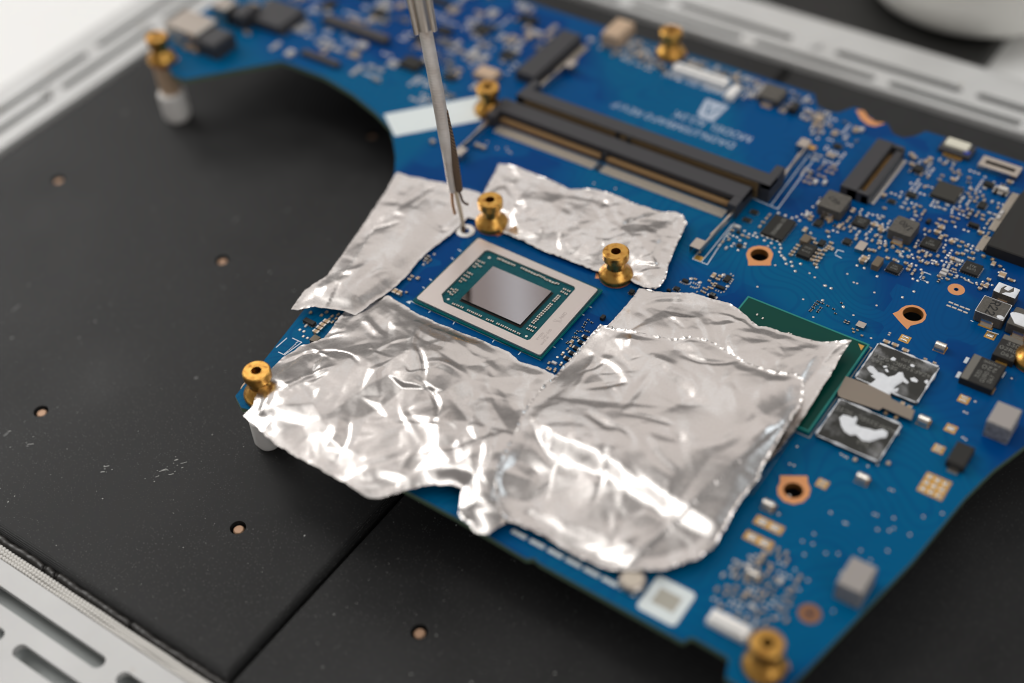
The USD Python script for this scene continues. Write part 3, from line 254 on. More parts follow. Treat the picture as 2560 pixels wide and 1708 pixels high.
mat('foil', {'g': G, 'mp': ('mapping', {'scale': (1., .06, 1.), 'rotation': (0, 0, .5)}), 'n': ('noise_texture', {'scale': 5200., 'detail': 2.}), 'n2': ('noise_texture', {'scale': 420., 'detail': 3., 'roughness': .55}),
    'b': ('bump', {'strength': .10, 'distance': .00004}), 'b2': ('bump', {'strength': .10, 'distance': .0003}), 'rr': ('map_range', {'to_min': .18, 'to_max': .30}),
    'p': ('principled_bsdf', {'base_color': (.79, .755, .73), 'metallic': 1., 'roughness': .22})},
    [('g.position', 'mp.vector'), ('mp.vector', 'n.vector'), ('g.position', 'n2.vector'), ('n.fac', 'b.height'), ('n2.fac', 'b2.height'), ('b.normal', 'b2.normal'), ('b2.normal', 'p.normal'), ('n2.fac', 'rr.value'), ('rr.result', 'p.roughness')])
mat('brass', {'g': G, 'n': ('noise_texture', {'scale': 900., 'detail': 3.}), 'r': ('rgb_ramp', {'ramp': [(.3, (.36, .15, .035)), (.48, (.68, .36, .085)), (.75, (.84, .50, .13))]}), 'rr': ('map_range', {'to_min': .42, 'to_max': .22}), 'p': ('principled_bsdf', {'metallic': 1.})},
    [('g.position', 'n.vector'), ('n.fac', 'r.fac'), ('r.color', 'p.base_color'), ('n.fac', 'rr.value'), ('rr.result', 'p.roughness')])
mat('plate_black', {'g': G, 'n': ('noise_texture', {'scale': 2600., 'detail': 2.}), 'n2': ('noise_texture', {'scale': 28., 'detail': 4.}), 'c': ('rgb_ramp', {'ramp': [(.32, (.023, .0232, .0235)), (.7, (.038, .0382, .0385))]}),
    's': ('noise_texture', {'scale': 3800., 'detail': 0.}), 'sr': ('rgb_ramp', {'ramp': [(.74, (0, 0, 0)), (.80, (1, 1, 1))]}), 'sm': ('math', {'math_type': 'multiply', 'value2': .4}), 'mx': ('mix_color', {'b': (.35, .35, .34)}),
    'rv': ('map_range', {'from_min': .3, 'from_max': .7, 'to_min': .36, 'to_max': .6}), 'b': ('bump', {'strength': .3, 'distance': .00002}), 'p': ('principled_bsdf', { 'specular_ior_level': .13})},
    [('g.position', 'n.vector'), ('g.position', 'n2.vector'), ('g.position', 's.vector'), ('n2.fac', 'c.fac'), ('c.color', 'mx.a'), ('s.fac', 'sr.fac'), ('sr.color', 'sm.value1'), ('sm.value', 'mx.fac'), ('mx.result', 'p.base_color'), ('n2.fac', 'rv.value'), ('rv.result', 'p.roughness'), ('n.fac', 'b.height'), ('b.normal', 'p.normal')])
mat('frame_paint', {'g': G, 'n': ('noise_texture', {'scale': 60., 'detail': 5.}), 'c': ('rgb_ramp', {'ramp': [(.3, (.58, .58, .57)), (.7, (.65, .65, .64))]}), 'st': ('noise_texture', {'scale': 170., 'detail': 1.}), 'sr': ('rgb_ramp', {'ramp': [(.72, (0, 0, 0)), (.8, (1, 1, 1))]}), 'sm': ('math', {'math_type': 'multiply', 'value2': .3}), 'mx': ('mix_color', {'b': (.36, .25, .10)}), 'p': ('principled_bsdf', {'roughness': .4})},
    [('g.position', 'n.vector'), ('g.position', 'st.vector'), ('n.fac', 'c.fac'), ('c.color', 'mx.a'), ('st.fac', 'sr.fac'), ('sr.color', 'sm.value1'), ('sm.value', 'mx.fac'), ('mx.result', 'p.base_color')])
mat('stiffener_metal', {'g': G, 'n': ('noise_texture', {'scale': 4000., 'detail': 1.}), 'b': ('bump', {'strength': .12, 'distance': .00002}), 'p': ('principled_bsdf', {'base_color': (.68, .61, .575), 'metallic': .85, 'roughness': .38})}, [('g.position', 'n.vector'), ('n.fac', 'b.height'), ('b.normal', 'p.normal')])
plain('die_silicon', (.31, .275, .275), .06, 1.0)
plain('die_edge', (.02, .017, .015), .25)
mat('substrate_teal', {'g': G, 'n': ('noise_texture', {'scale': 1500., 'detail': 2.}), 'c': ('rgb_ramp', {'ramp': [(.35, (.0, .066, .085)), (.65, (.002, .084, .098))]}), 'p': ('principled_bsdf', {'roughness': .3, 'specular_ior_level': .15})}, [('g.position', 'n.vector'), ('n.fac', 'c.fac'), ('c.color', 'p.base_color')])
plain('substrate_edge', (.0, .22, .19), .4)
mat('substrate_green', {'g': G, 'v': ('voronoi_texture', {'scale': 2600., 'randomness': 0.}), 'c': ('rgb_ramp', {'ramp': [(.1, (.0, .045, .034)), (.5, (.001, .060, .044))]}), 'p': ('principled_bsdf', {'roughness': .3, 'specular_ior_level': .15})}, [('g.position', 'v.vector'), ('v.distance', 'c.fac'), ('c.color', 'p.base_color')])
plain('laser_mark', (.40, .34, .32), .5, .3)
plain('copper_pad', (.80, .36, .15), .38, .55)
plain('screw_tan', (.44, .27, .17), .5, .4)
plain('copper_wall', (.28, .12, .03), .5, .5)
plain('silk_pale', (.42, .49, .60), .6)
plain('silkscreen', (.72, .78, .82), .6)
plain('epoxy_black', (.012, .012, .012), .45, 0, .4)
plain('chip_black', (.020, .019, .017), .5, 0, .4)
plain('housing_black', (.042, .041, .045), .5, 0, .5)
plain('tin_soft', (.60, .53, .44), .5, .45)
plain('contact_soft', (.52, .33, .16), .45, .4)
plain('mark_grey', (.22, .22, .20), .6)
plain('mark_black', (.006, .006, .006), .6)
plain('tin', (.78, .74, .68), .25, 1.)
plain('gold', (.74, .42, .10), .35, .8)
plain('contact_gold', (.45, .27, .10), .35, .9)
plain('steel', (.58, .52, .46), .3, 1.)
plain('paste_white', (.80, .82, .85), .45)
plain('plastic_white', (.90, .88, .85), .5)
plain('plastic_cream', (.74, .71, .58), .5)
plain('label_white', (.74, .80, .80), .6)
plain('label_print', (.42, .40, .34), .7)
plain('gasket_grey', (.36, .33, .31), .85)
mat('gasket_mesh', {'g': G, 'n': ('noise_texture', {'scale': 2600., 'detail': 2.}), 'c': ('rgb_ramp', {'ramp': [(.35, (.16, .16, .17)), (.65, (.42, .42, .43))]}), 'p': ('principled_bsdf', {'roughness': .6, 'metallic': .3})}, [('g.position', 'n.vector'), ('n.fac', 'c.fac'), ('c.color', 'p.base_color')])
mat('shield_metal', {'g': G, 'n': ('noise_texture', {'scale': 2600., 'detail': 2.}), 'b': ('bump', {'strength': .2, 'distance': .00003}), 'p': ('principled_bsdf', {'base_color': (.34, .29, .24), 'metallic': .9, 'roughness': .45})}, [('g.position', 'n.vector'), ('n.fac', 'b.height'), ('b.normal', 'p.normal')])
mat('ferrite', {'g': G, 'n': ('noise_texture', {'scale': 1800., 'detail': 3.}), 'c': ('rgb_ramp', {'ramp': [(.3, (.085, .078, .066)), (.7, (.125, .115, .10))]}), 'p': ('principled_bsdf', {'roughness': .45, 'metallic': .25})}, [('g.position', 'n.vector'), ('n.fac', 'c.fac'), ('c.color', 'p.base_color')])
mat('smeared_chip', {'g': G, 'n': ('noise_texture', {'scale': 330., 'detail': 6., 'roughness': .7}), 'n2': ('noise_texture', {'scale': 150., 'detail': 2.}), 'ad': ('math', {'math_type': 'add'}), 'c': ('rgb_ramp', {'ramp': [(0, (.014, .014, .012)), (.50, (.022, .022, .018)), (.60, (.16, .16, .16)), (.72, (.55, .56, .58))]}), 'hf': ('math', {'math_type': 'multiply', 'value2': .5}), 'p': ('principled_bsdf', {'roughness': .5})},
    [('g.position', 'n.vector'), ('g.position', 'n2.vector'), ('n.fac', 'ad.value1'), ('n2.fac', 'ad.value2'), ('ad.value', 'hf.value1'), ('hf.value', 'c.fac'), ('c.color', 'p.base_color')])
mat('probe_sleeve', {'g': G, 'w': ('wave_texture', {'scale': 420., 'distortion': 2., 'bands_direction': 'z'}), 'n': ('noise_texture', {'scale': 160., 'detail': 4.}), 'c': ('rgb_ramp', {'ramp': [(.25, (.30, .22, .17)), (.45, (.64, .58, .53)), (.8, (.84, .81, .78))]}), 'b': ('bump', {'strength': .4, 'distance': .0001}), 'p': ('principled_bsdf', {'metallic': .3, 'roughness': .26})}, [('g.position', 'w.vector'), ('g.position', 'n.vector'), ('n.fac', 'c.fac'), ('c.color', 'p.base_color'), ('w.fac', 'b.height'), ('b.normal', 'p.normal')])
mat('burnt_braid', {'g': G, 'w': ('wave_texture', {'scale': 700., 'distortion': 4., 'bands_direction': 'diagonal'}), 'c': ('rgb_ramp', {'ramp': [(0, (.02, .012, .008)), (.6, (.11, .06, .035)), (1, (.26, .17, .10))]}), 'p': ('principled_bsdf', {'roughness': .6})}, [('g.position', 'w.vector'), ('w.fac', 'c.fac'), ('c.color', 'p.base_color')])
plain('wire_cream', (.70, .58, .42), .4)
plain('copper_wire', (.62, .34, .18), .4, .8)
plain('braid_thread', (.72, .70, .66), .55)
plain('channel_metal', (.34, .36, .355), .4, .3)
plain('table_white', (.90, .90, .885), .55)
plain('case_black', (.012, .012, .011), .5)
plain('ceramic_white', (.90, .89, .84), .35)
plain('tan_post', (.56, .40, .27), .5)
plain('smudge_grey', (.10, .10, .10), .6)
plain('pad_brown', (.26, .12, .06), .5, .4)
plain('contact_dark', (.20, .135, .065), .5, .3)
plain('dust', (.55, .55, .53), .8)
plain('sealant_dark', (.03, .028, .026), .35)

TIN, TAN, DRK = (.74, .70, .64), (.42, .29, .17), (.018, .016, .015)
rng = np.random.default_rng(7)

# ================================================================ table, preheater
ZT = -20.0
obj('table', bx(60, 100, 1600, 1600, -33, -27), M['table_white'], None, kind='structure', label='white table top under and around the preheater')
fr = thing('preheater_frame', 'light grey slotted steel frame around the black heating plates', 'preheater', at=(-30, 30, -27))
def slot(x0, y0, x1, y1, r=1.6): return LineString([(x0 + (r if x1 > x0 else 0), y0 + (r if y1 > y0 else 0)), (x1 - (r if x1 > x0 else 0), y1 - (r if y1 > y0 else 0))]).buffer(r, quad_segs=8)
hol = [slot(-3.2 - 40 - 44.3 * k, -103.6, -3.2 - 44.3 * k, -103.6) for k in range(-3, 4)] + [slot(-21.9 + 44.3 * k, -110.7, -21.9 + 40.3 + 44.3 * k, -110.7) for k in range(-4, 3)]
front = sbox(-183, -124, 240, -97.3)
obj('front_panel', extr(front.difference(shapely.union_all(hol)), -21.6, -20.0), M['frame_paint'], fr)
hol = [slot(49 + 44 * k, 162.1, 49 + 40 + 44 * k, 162.1) for k in range(-5, 3)] + [slot(28.8, 169.2, 68.9, 169.2), slot(73, 169.2, 113, 169.2), slot(-25.5, 169.2, 14.7, 169.2), slot(-69, 169.2, -29, 169.2), slot(-113, 169.2, -73, 169.2)]
obj('far_panel', extr(sbox(-183, 156.9, 240, 182).difference(shapely.union_all(hol)), -21.6, -20.0), M['frame_paint'], fr)
hol = [slot(-166.4, 33.5 + 44 * k, -166.4, 33.5 + 40 + 44 * k) for k in range(-3, 3)] + [slot(-174, 33.5 - 22 + 44 * k, -174, 51.5 + 44 * k) for k in range(-3, 3)]
obj('side_panel', extr(sbox(-183, -97.1, -157.3, 156.7).difference(shapely.union_all(hol)), -21.6, -20.0), M['frame_paint'], fr)
for a in (sbox(-160.0, -95, -157.5, 156.7), sbox(-157.4, 157.0, 240, 159.0)):
    obj('inner_lip', extr(a, -19.9, -19.0), M['frame_paint'], fr)
for p in [(-169.5, 30.2), (22, 169)]:
    obj('rivet', lathe(*p, [(0, -18.6), (1.6, -18.9), (2.4, -19.9), (0, -19.9)]), M['frame_paint'], fr, smooth=40)
obj('base_channel', [trimesh.Trimesh(*bx(29, -110, 424, 26, -26.95, -25.2)), trimesh.Trimesh(*bx(29, 169, 424, 24, -26.95, -25.2)), trimesh.Trimesh(*bx(-170, 30, 24, 250, -26.95, -25.2))], M['channel_metal'], fr)
obj('outer_wall', [trimesh.Trimesh(*bx(29, -124.6, 424, 1.0, -26.95, -20.2)), trimesh.Trimesh(*bx(29, 182.6, 424, 1.0, -26.95, -20.2)), trimesh.Trimesh(*bx(-183.6, 29, 1.0, 306, -26.95, -20.2))], M['frame_paint'], fr)
obj('inner_wall', [trimesh.Trimesh(*bx(29, -97.9, 424, .8, -25.1, -21.7)), trimesh.Trimesh(*bx(29, 157.5, 424, .8, -25.1, -21.7)), trimesh.Trimesh(*bx(-157.9, 29, .8, 253, -25.1, -21.7))], M['channel_metal'], fr)
def stepped(poly, holes, z0, z1, r):
    out = [extr(poly.difference(holes), z0, z1 - r)]
    for k in range(1, 7):
        a0, a1 = math.pi / 2 * (k - 1) / 6, math.pi / 2 * k / 6
        out.append(extr(poly.buffer(-r * (1 - math.cos(a1)), join_style='mitre').difference(holes), z1 - r + r * math.sin(a0) - .01, z1 - r + r * math.sin(a1)))
    return out
screws = SCREWS[:6] + [[SCREWS[0][0] + 128, 1.2], [SCREWS[0][0] + 128, 64.]]
def heating_plate(x0, x1, label):
    p = thing('heating_plate', label, 'heating plate', 'black heating plates of the preheater', at=((x0 + x1) / 2, 32, -27))
    area = sbox(x0, -92.3, x1, 156.2); mine = [s for s in screws if x0 < s[0] < x1]
    holes = shapely.union_all([Point(*s).buffer(1.8, quad_segs=10) for s in mine]) if mine else Polygon()
    obj('plate', stepped(area, holes, -26.9, ZT, 1.6), M['plate_black'], p)
    for s in mine:
        obj('screw', lathe(s[0] , s[1], [(0, -20.6), (1.0, -20.62), (1.25, -20.85), (1.25, -26), (0, -26)], 20), M['screw_tan'], p, smooth=30)
    t = []
    r = np.random.default_rng(int(x0 + 500))
    for _ in range(700 if x0 < 0 else 420):
        u, v = (r.uniform(max(x0, -110), min(x1, 100)), r.uniform(-90, 60 if x0 < 0 else -20)); q = r.uniform(.03, .10) * (2.3 if r.random() < .06 else .9)
        t.append(trimesh.Trimesh(*bx(u, v, q, q * r.uniform(.6, 2.2), ZT + .004, ZT + .02 + q * .3, rot=r.uniform(0, 180))))
    obj('dust', t, M['dust'], p, kind='stuff')
    return p
pl = heating_plate(-156.6, 20.4, 'large black heating plate on the left with brass screws and dust')
for i, (x, y) in enumerate(SCRATCH):
    for k in range(5):
        a = rng.uniform(30, 60); obj('scratch', bx(x + rng.normal(0, 1.2), y + rng.normal(0, 1.2), rng.uniform(.4, 1.6) if k < 2 else .25, rng.uniform(.07, .16), ZT + .003, ZT + .012, rot=a), M['dust'], pl)
for x, y, w, l in SMUDGE: obj('smudge', extr(Point(0, 0).buffer(1, quad_segs=4), ZT + .003, ZT + .006).apply_transform(np.array([[w / 2, 0, 0, x], [0, l / 2, 0, y], [0, 0, 1, 0], [0, 0, 0, 1.]])), M['smudge_grey'], pl)
heating_plate(21.4, 240, 'black heating plate on the right, beneath the larger half of the board')
# woven cord and sealant along the front edge
cord = thing('braided_cord', 'white woven glass fibre cord between front frame and plate', 'cord', at=(-30, -95.9, -21))
th = [[], []]
for k in range(-70, 40):
    for r_ in range(3):
        x = k * .95 + (r_ % 2) * .47; y = -95.0 - r_ * .82
        m = trimesh.creation.icosphere(1, .56); m.apply_scale([1.0, .8, .6]); m.apply_transform(trimesh.transformations.rotation_matrix(.7 if r_ % 2 else -.7, [0, 0, 1])); m.apply_translation([x, y, -20.2 + .15 * math.sin(k * .35 + r_) - abs(r_ - 1) * .2])
        th[r_ % 2].append(m)
for t in th: obj('thread', t, M['braid_thread'], cord, smooth=True, kind='stuff')
obj('core', bx(-20, -95.9, 240, 2.2, -23, -21.0), M['braid_thread'], cord)
g = np.arange(-75, 40, .5); seal = np.c_[g, -93.5 + .35 * meshkit.noise(np.c_[g, g * 0, g * 0] * .6), np.full(len(g), -21.3)]
obj('sealant_bead', tube(seal, .75 + .25 * meshkit.noise(np.c_[g, g * 0, g * 0] * 1.4, 3), 10), M['sealant_dark'], None, smooth=True, label='dark lumpy sealant bead along the front edge of the left plate', category='sealant')
# behind
obj('black_case', bx(-36, 258, 208, 147, -26.95, -22, 1.0), M['case_black'], None, label='flat black case standing behind the far side of the frame', category='case')
obj('white_pot', lathe(50, 228, [(0, -21.9), (26, -21.9), (33, -20), (37, -15), (38.4, -8), (38.4, 30), (36, 30), (36, -5), (0, -8)], 72), M['ceramic_white'], None, smooth=35, label='round white pot standing on the flat black case', category='pot')

# ================================================================ circuit board
bd = thing('circuit_board', 'blue laptop circuit board with processor, memory sockets and brass standoffs', 'circuit board', at=(20, 35, -1.6))
outline = Polygon(BOARD).buffer(.8, quad_segs=4).buffer(-1.2, quad_segs=4).buffer(.4, quad_segs=4)
cuts = shapely.union_all([Point(x, y).buffer(r, quad_segs=16) for x, y, r in HOLES])
obj('board', extr(outline.difference(cuts), -1.5, 0), M['solder_mask'], bd)
edge = outline.buffer(-.02)
obj('board_edge', extr(outline.buffer(.03).difference(outline.buffer(.002)), -1.45, -.12), plain('laminate', (.10, .16, .10), .6), bd)
# pads round the screw holes
for i, P in enumerate((PAD1, PAD2, PAD3)):
    q = Polygon(P).buffer(.05).difference(Point(*HOLES[i][:2]).buffer(HOLES[i][2] + .02)); o = obj('screw_pad', extr(q, .002, .035), M['copper_pad'], bd)
    x, y, r = HOLES[i]; ring = Point(x, y).buffer(r - .01).difference(Point(x, y).buffer(r - .1)); obj('hole_wall', extr(ring, -1.5, .03), M['copper_wall'], o)
for i, (x, y, r) in enumerate((PAD4, PAD5)):
    obj('ring_pad', extr(Point(x, y).buffer(r).difference(Point(x, y).buffer(.55)), .002, .035), M['copper_pad' if i == 0 else 'pad_brown'], bd)
obj('edge_pad', extr(Polygon(PAD6).buffer(.1).intersection(outline), .002, .035), M['copper_pad'], bd)

# ---- processor
cpu = obj('processor', extr(sbox(.62, -1.5, 36.3, 24.2).buffer(-.2).buffer(.2), .32, 1.02), M['substrate_teal'], bd, label='large processor with bare die and grey metal stiffener frame')
obj('substrate_rim', extr(sbox(.58, -1.54, 36.34, 24.24).difference(sbox(.66, -1.46, 36.26, 24.16)), .34, 1.0), M['substrate_edge'], cpu)
obj('solder_layer', extr(sbox(1.1, -1.0, 35.8, 23.7), .01, .31), M['epoxy_black'], cpu)
st = Polygon(CPU_OUT).buffer(-.75).buffer(.6, quad_segs=5).difference(Polygon(CPU_IN).buffer(-.3).buffer(.3, quad_segs=5))
obj('stiffener', [extr(st, 1.025, 1.5), extr(st.buffer(-.05), 1.49, 1.54)], M['stiffener_metal'], cpu)
dx, dy, dw, dl = DIE
obj('underfill', lathe(0, 0, [(0, 0), (1, 0), (0, 1)], 4) and bx(dx, dy, dw + .7, dl + .7, 1.025, 1.25, .2), M['die_edge'], cpu)
dd = obj('die', bx(dx, dy, dw, dl, 1.2, 1.72), M['die_edge'], cpu)
obj('die_face', bx(dx, dy, dw - .02, dl - .02, 1.722, 1.74), M['die_silicon'], cpu)
for i, (x, y) in enumerate(CPUCAPS):
    v_ = (abs(x - 1 - 3) < 4.5 or x > 29) and 3 < y < 20
    t = Tinted(); w_, l_ = .76, .46
    t.add(bx(x, y, w_ * .5, l_, 1.03, 1.28), (.20, .13, .09)); 
    for s in (-1, 1): t.add(bx(x + s * w_ * .36, y, w_ * .34, l_ + .04, 1.03, 1.3), TIN, 1., .3)
    t.build('chip_capacitor', cpu)
for x, y in CPUDOTS: obj('fiducial', cyl(x, y, .32, 1.022, 1.04), M['tin'], cpu)
mk = [text('AMD', .62, 34.3, 8.6, 1.543, 0), text('RYZEN', .55, 33.6, 6.2, 1.543, 0)]
mk = [text('100-000', .6, 33.6, 4.9, 1.541, 90, .004), text('AMD', .8, 33.5, 11.8, 1.541, 90, .004), line([(32.4, 9.2), (34.4, 10.1)], .07, 1.541, 1.545), line([(32.4, 9.9), (34.6, 9.6)], .06, 1.541, 1.545), line([(32.6, 9.0), (34.2, 10.5)], .06, 1.541, 1.545), text('MADE IN', .5, 34.4, 3.0, 1.541, 90, .004), text('RYZEN', .6, 32.7, 3.6, 1.541, 90, .004)]
obj('marking', mk, M['laser_mark'], cpu)
for L in SILK: obj('silkscreen_line', line(L, .22, .003, .012), M['silkscreen'], bd)
for x, y in SILKPAD: obj('silkscreen_bar', bx(x, y, .22, .7, .003, .012, rot=0), M['silkscreen'], bd)
obj('pin_one_arrow', extr(Polygon([(-1.1, -2.1), (.1, -2.2), (-.3, -1.0)]), .003, .012), M['silkscreen'], bd)

# ---- standoffs
def standoff(x, y, n):
    tip = TIPS[n] if n < 2 else (x + 3.4, y + 2.9); tip = (x + (tip[0] - x) * .78, y + (tip[1] - y) * .78)
    pr = [(1.15, 8.6), (2.85, 8.6), (3.1, 8.35), (3.1, 6.5), (2.85, 6.2), (2.4, 6.0), (2.35, 3.8), (2.7, 3.2), (3.35, 2.5), (3.9, 1.8), (4.1, 1.2), (4.1, .6), (3.9, .3), (3.7, .04), (0, .04), (0, 4.0), (1.15, 4.0), (1.15, 8.6)]
    pr = [(r_, z_ * .94) for r_, z_ in pr]
    s = obj('standoff', lathe(x, y, pr, 48), M['brass'], bd, smooth=32)
    obj('standoff_bore', lathe(x, y, [(0, 4.05), (1.13, 4.05), (1.13, 4.2), (.4, 4.5), (0, 4.5)], 24), M['epoxy_black'], s)
    obj('standoff_pad', extr(Point(x, y).buffer(3.9).union(Polygon([(x, y), tip]).buffer(.1) if False else LineString([(x, y), tip]).buffer(1.0, cap_style='square')), .002, .03), M['copper_pad'], s)
for i, (x, y) in enumerate(STAND): standoff(x, y, i)
for x, y, lab in ((FOOT[0], FOOT[1], 'white cylindrical foot under the near left corner of the board'), (STAND[3][0], STAND[3][1], 'white foot on a tan post under the far left arm of the board')):
    f_ = thing('support_foot', lab, 'foot', 'feet under the board', at=(x, y, ZT))
    obj('post', lathe(x, y, [(0, -1.55), (3.2, -1.55), (3.0, -11), (0, -11)], 32), M['tan_post'], f_, smooth=30)
    q_ = 4.0 if x < -50 else 3.3
    obj('cap', lathe(x, y, [(0, -10.5), (q_ - .5, -10.5), (q_, -11.2), (q_, -18.4), (q_ - .6, -19.9), (0, -19.9)], 40), M['plastic_white'], f_, smooth=30)

# ---- packages
def ic(x, y, w, l, h, pins=True, tone=1.0):
    c = tuple(k * tone for k in (.020, .019, .016)); t = Tinted()
    t.add(bx(x, y, w, l, .04, h, .06), c, 0, .5)
    if pins and min(w, l) > 1.0:
        for side in (-1, 1):
            n = max(2, int(w / .52))
            for k in range(n): t.add(bx(x - w / 2 + (k + .5) * w / n, y + side * (l / 2 + .08), .24, .34, .01, .14), TIN, 1., .3)
            n = max(2, int(l / .52))
            for k in range(n): t.add(bx(x + side * (w / 2 + .08), y - l / 2 + (k + .5) * l / n, .34, .24, .01, .14), TIN, 1., .3)
    return t.build('chip', bd)
for i, (x, y, w, l, h) in enumerate(ICS):
    c = ic(x, y, w, l, h, tone=2.1 if i == 6 else 1.0)
    if min(w, l) > 3 and i < 8:
        for k, q in enumerate((('N7A 20', '3DQ 04'), ('35SG', 'NY12'), ('FD02', '9K1'), ('SY', '8288'), ('SIC', '2042'), ('ITE', '5571'), ('', ''), ('', ''))[i]):
            if q: obj('marking', text(q, min(w, l) * .17, x, y + l * .14 - k * l * .28, h + .003, 90 if i == 0 else 0, .004), M['mark_grey'], c)
t = Tinted(); x, y, w, l = DIODE; t.add(bx(x, y, w, l, .05, 1.0, .1), DRK)
for s in (-1, 1): t.add(bx(x + s * (w / 2 + .25), y, .7, l * .6, .01, .3), TIN, 1., .3)
o = t.build('diode', bd); obj('marking', text('68', .8, x, y, 1.003, 0, .004), M['mark_grey'], o)
def inductor(x, y, w, l, h, name='power_inductor', body='ferrite'):
    o = obj(name, rbox(x, y, w, l, .25, h, .55, .22), M[body], bd, smooth=35)
    for s in (-1, 1):
        obj('terminal', [trimesh.Trimesh(*bx(x, y + s * (l / 2 + .06), w * .42, .12, .1, h * .5)), trimesh.Trimesh(*bx(x, y + s * (l / 2 + .3), w * .42, .5, .05, .22, .05))], M['tin'], o)
        obj('solder_pad', bx(x, y + s * (l / 2 + .45), w * .5, .9, .005, .05), M['gold'], o)
    return o
I = [inductor(*q) for q in INDUCT]
obj('marking', text('R22', 2.0, INDUCT[2][0] - .1, INDUCT[2][1], 3.003, -90, .01, True), M['mark_black'], I[2])
obj('marking', [text('1R0', 1.5, INDUCT[1][0] + .4, INDUCT[1][1] + .1, 3.003, 150, .01, True)], M['mark_black'], I[1])
obj('marking', [text('4R7', 1.4, INDUCT[0][0], INDUCT[0][1], 3.003, 150, .01, True)], M['mark_black'], I[0])
x4, y4 = INDUCT[2][0] + 7.2, INDUCT[2][1] + .1
i4 = inductor(x4, y4, 6.4, 6.1, 3.0)
q = [(x4 + 3 * math.cos(a) * (1 + .25 * math.sin(3 * a)), y4 - .6 + 2.2 * math.sin(a) * (1 + .2 * math.cos(2 * a))) for a in np.linspace(0, 2 * math.pi, 24, endpoint=False)]
obj('paste_smear', blob(q, 3.0, .25, 3), M['paste_white'], i4, smooth=True)
x5, y5, w5, l5, _ = INDUCT[3]
q = Polygon([(x5 - w5 / 2 + .1, y5 - l5 / 2 + .1), (x5 + w5 / 2 - .1, y5 - l5 / 2 + .1), (x5 + w5 / 2 - .1, y5 + l5 / 2 - .1), (x5 - w5 / 2 + .1, y5 + l5 / 2 - .1)])
obj('paste_smear', [blob([(x5 + a, y5 + b) for a, b in P_], 3.0, .2, k) for k, P_ in enumerate(([(-2.4, -1.5), (-1.2, -1.6), (-1.4, 0), (-.9, 1.2), (0, 1.5), (-2.3, 1.6)], [(-.4, -1.6), (2.4, -1.6), (2.4, 1.5), (1.2, 1.6), (1.6, .3), (.9, -.6), (.1, -.9)], [(-.6, .2), (.3, .0), (.9, 1.5), (-.2, 1.55)]))], M['paste_white'], I[3], smooth=True)
q = [(INDUCT[2][0] + 2.3 + .7 * math.cos(a), INDUCT[2][1] - 2.1 + .5 * math.sin(a)) for a in np.linspace(0, 6.28, 12, endpoint=False)]
obj('paste_smear', [blob(q, 3.0, .15, 2), extr(sbox(INDUCT[2][0] - 3.1, INDUCT[2][1] - 2.8, INDUCT[2][0] + 3.1, INDUCT[2][1] + 2.8).buffer(.05).difference(sbox(INDUCT[2][0] - 2.95, INDUCT[2][1] - 2.68, INDUCT[2][0] + 2.98, INDUCT[2][1] + 2.7)), 2.9, 2.97)], M['paste_white'], I[2])
for q in GREYIND:
    o = obj('metal_can', rbox(*q[:4], .02, q[4], .15, .08), M['steel'], bd, smooth=30)
for q in BRNIND: obj('chip_inductor', rbox(*q[:4], .02, q[4], .3, .15), plain('ferrite_brown', (.15, .115, .075), .5) if 'ferrite_brown' not in M else M['ferrite_brown'], bd, smooth=30)
# tantalum capacitors
(xa, ya, wa, la), (xb, yb, wb, lb) = TANT
ta = obj('tantalum_capacitor', bx(xa, ya, wa, la, .1, 1.9, .1), M['chip_black'], bd)
obj('polarity_band', bx(xa - wa / 2 + .95, ya, 1.6, la - .22, 1.9, 1.915), plain('band_grey', (.16, .15, .13), .5), ta)
obj('marking', [text('220', 1.25, xa + .9, ya + 1.5, 1.903, 180, .01), text('P NSANE', .62, xa + .8, ya + 3.1, 1.903, 180, .01), text('330', .95, xa - .6, ya - 1.2, 1.903, 90, .01), text('G2R0', .95, xa + .8, ya - 1.4, 1.903, 90, .01), text('047', .95, xa + 2.2, ya - 1.4, 1.903, 90, .01)], M['mark_grey'], ta)
for s in (-1, 1): obj('terminal', bx(xa - 1.2 if s > 0 else xa + 3.3, ya + (la / 2 + .4 if s > 0 else -2.6), 2.6 if s > 0 else .9, .9 if s > 0 else 2., .02, .25), M['gold'], ta)
obj('solder_tab', bx(xa - 1.1, ya + la / 2 + .55, 2.4, .7, .26, .5, .1), M['tin'], ta)
tb = obj('tantalum_capacitor', bx(xb, yb, wb, lb, .1, 1.9, .1), M['chip_black'], bd)
obj('polarity_band', bx(xb, yb + lb / 2 - .85, wb - .22, 1.45, 1.9, 1.915), M['band_grey'], tb)
obj('marking', [text('330', 1.05, xb + .5, yb + 1.1, 1.903, 0, .01), text('G2R0', 1.05, xb, yb - .6, 1.903, 0, .01), text('047', 1.05, xb + .4, yb - 2.3, 1.903, 0, .01)], M['mark_grey'], tb)
for s in (-1, 1): obj('terminal', bx(xb, yb + s * (lb / 2 + .35), 2.5, .8, .02, .5), M['gold'] if s < 0 else M['tin'], tb)
x, y, w, l = SMB; o = obj('surge_diode', [trimesh.Trimesh(*bx(x, y, w, l, .1, 2.0, .25))], M['chip_black'], bd)
for s in (-1, 1): obj('terminal', bx(x, y + s * (l / 2 + .5), 2.2, 1.2, .03, .45, .1), M['tin'], o)
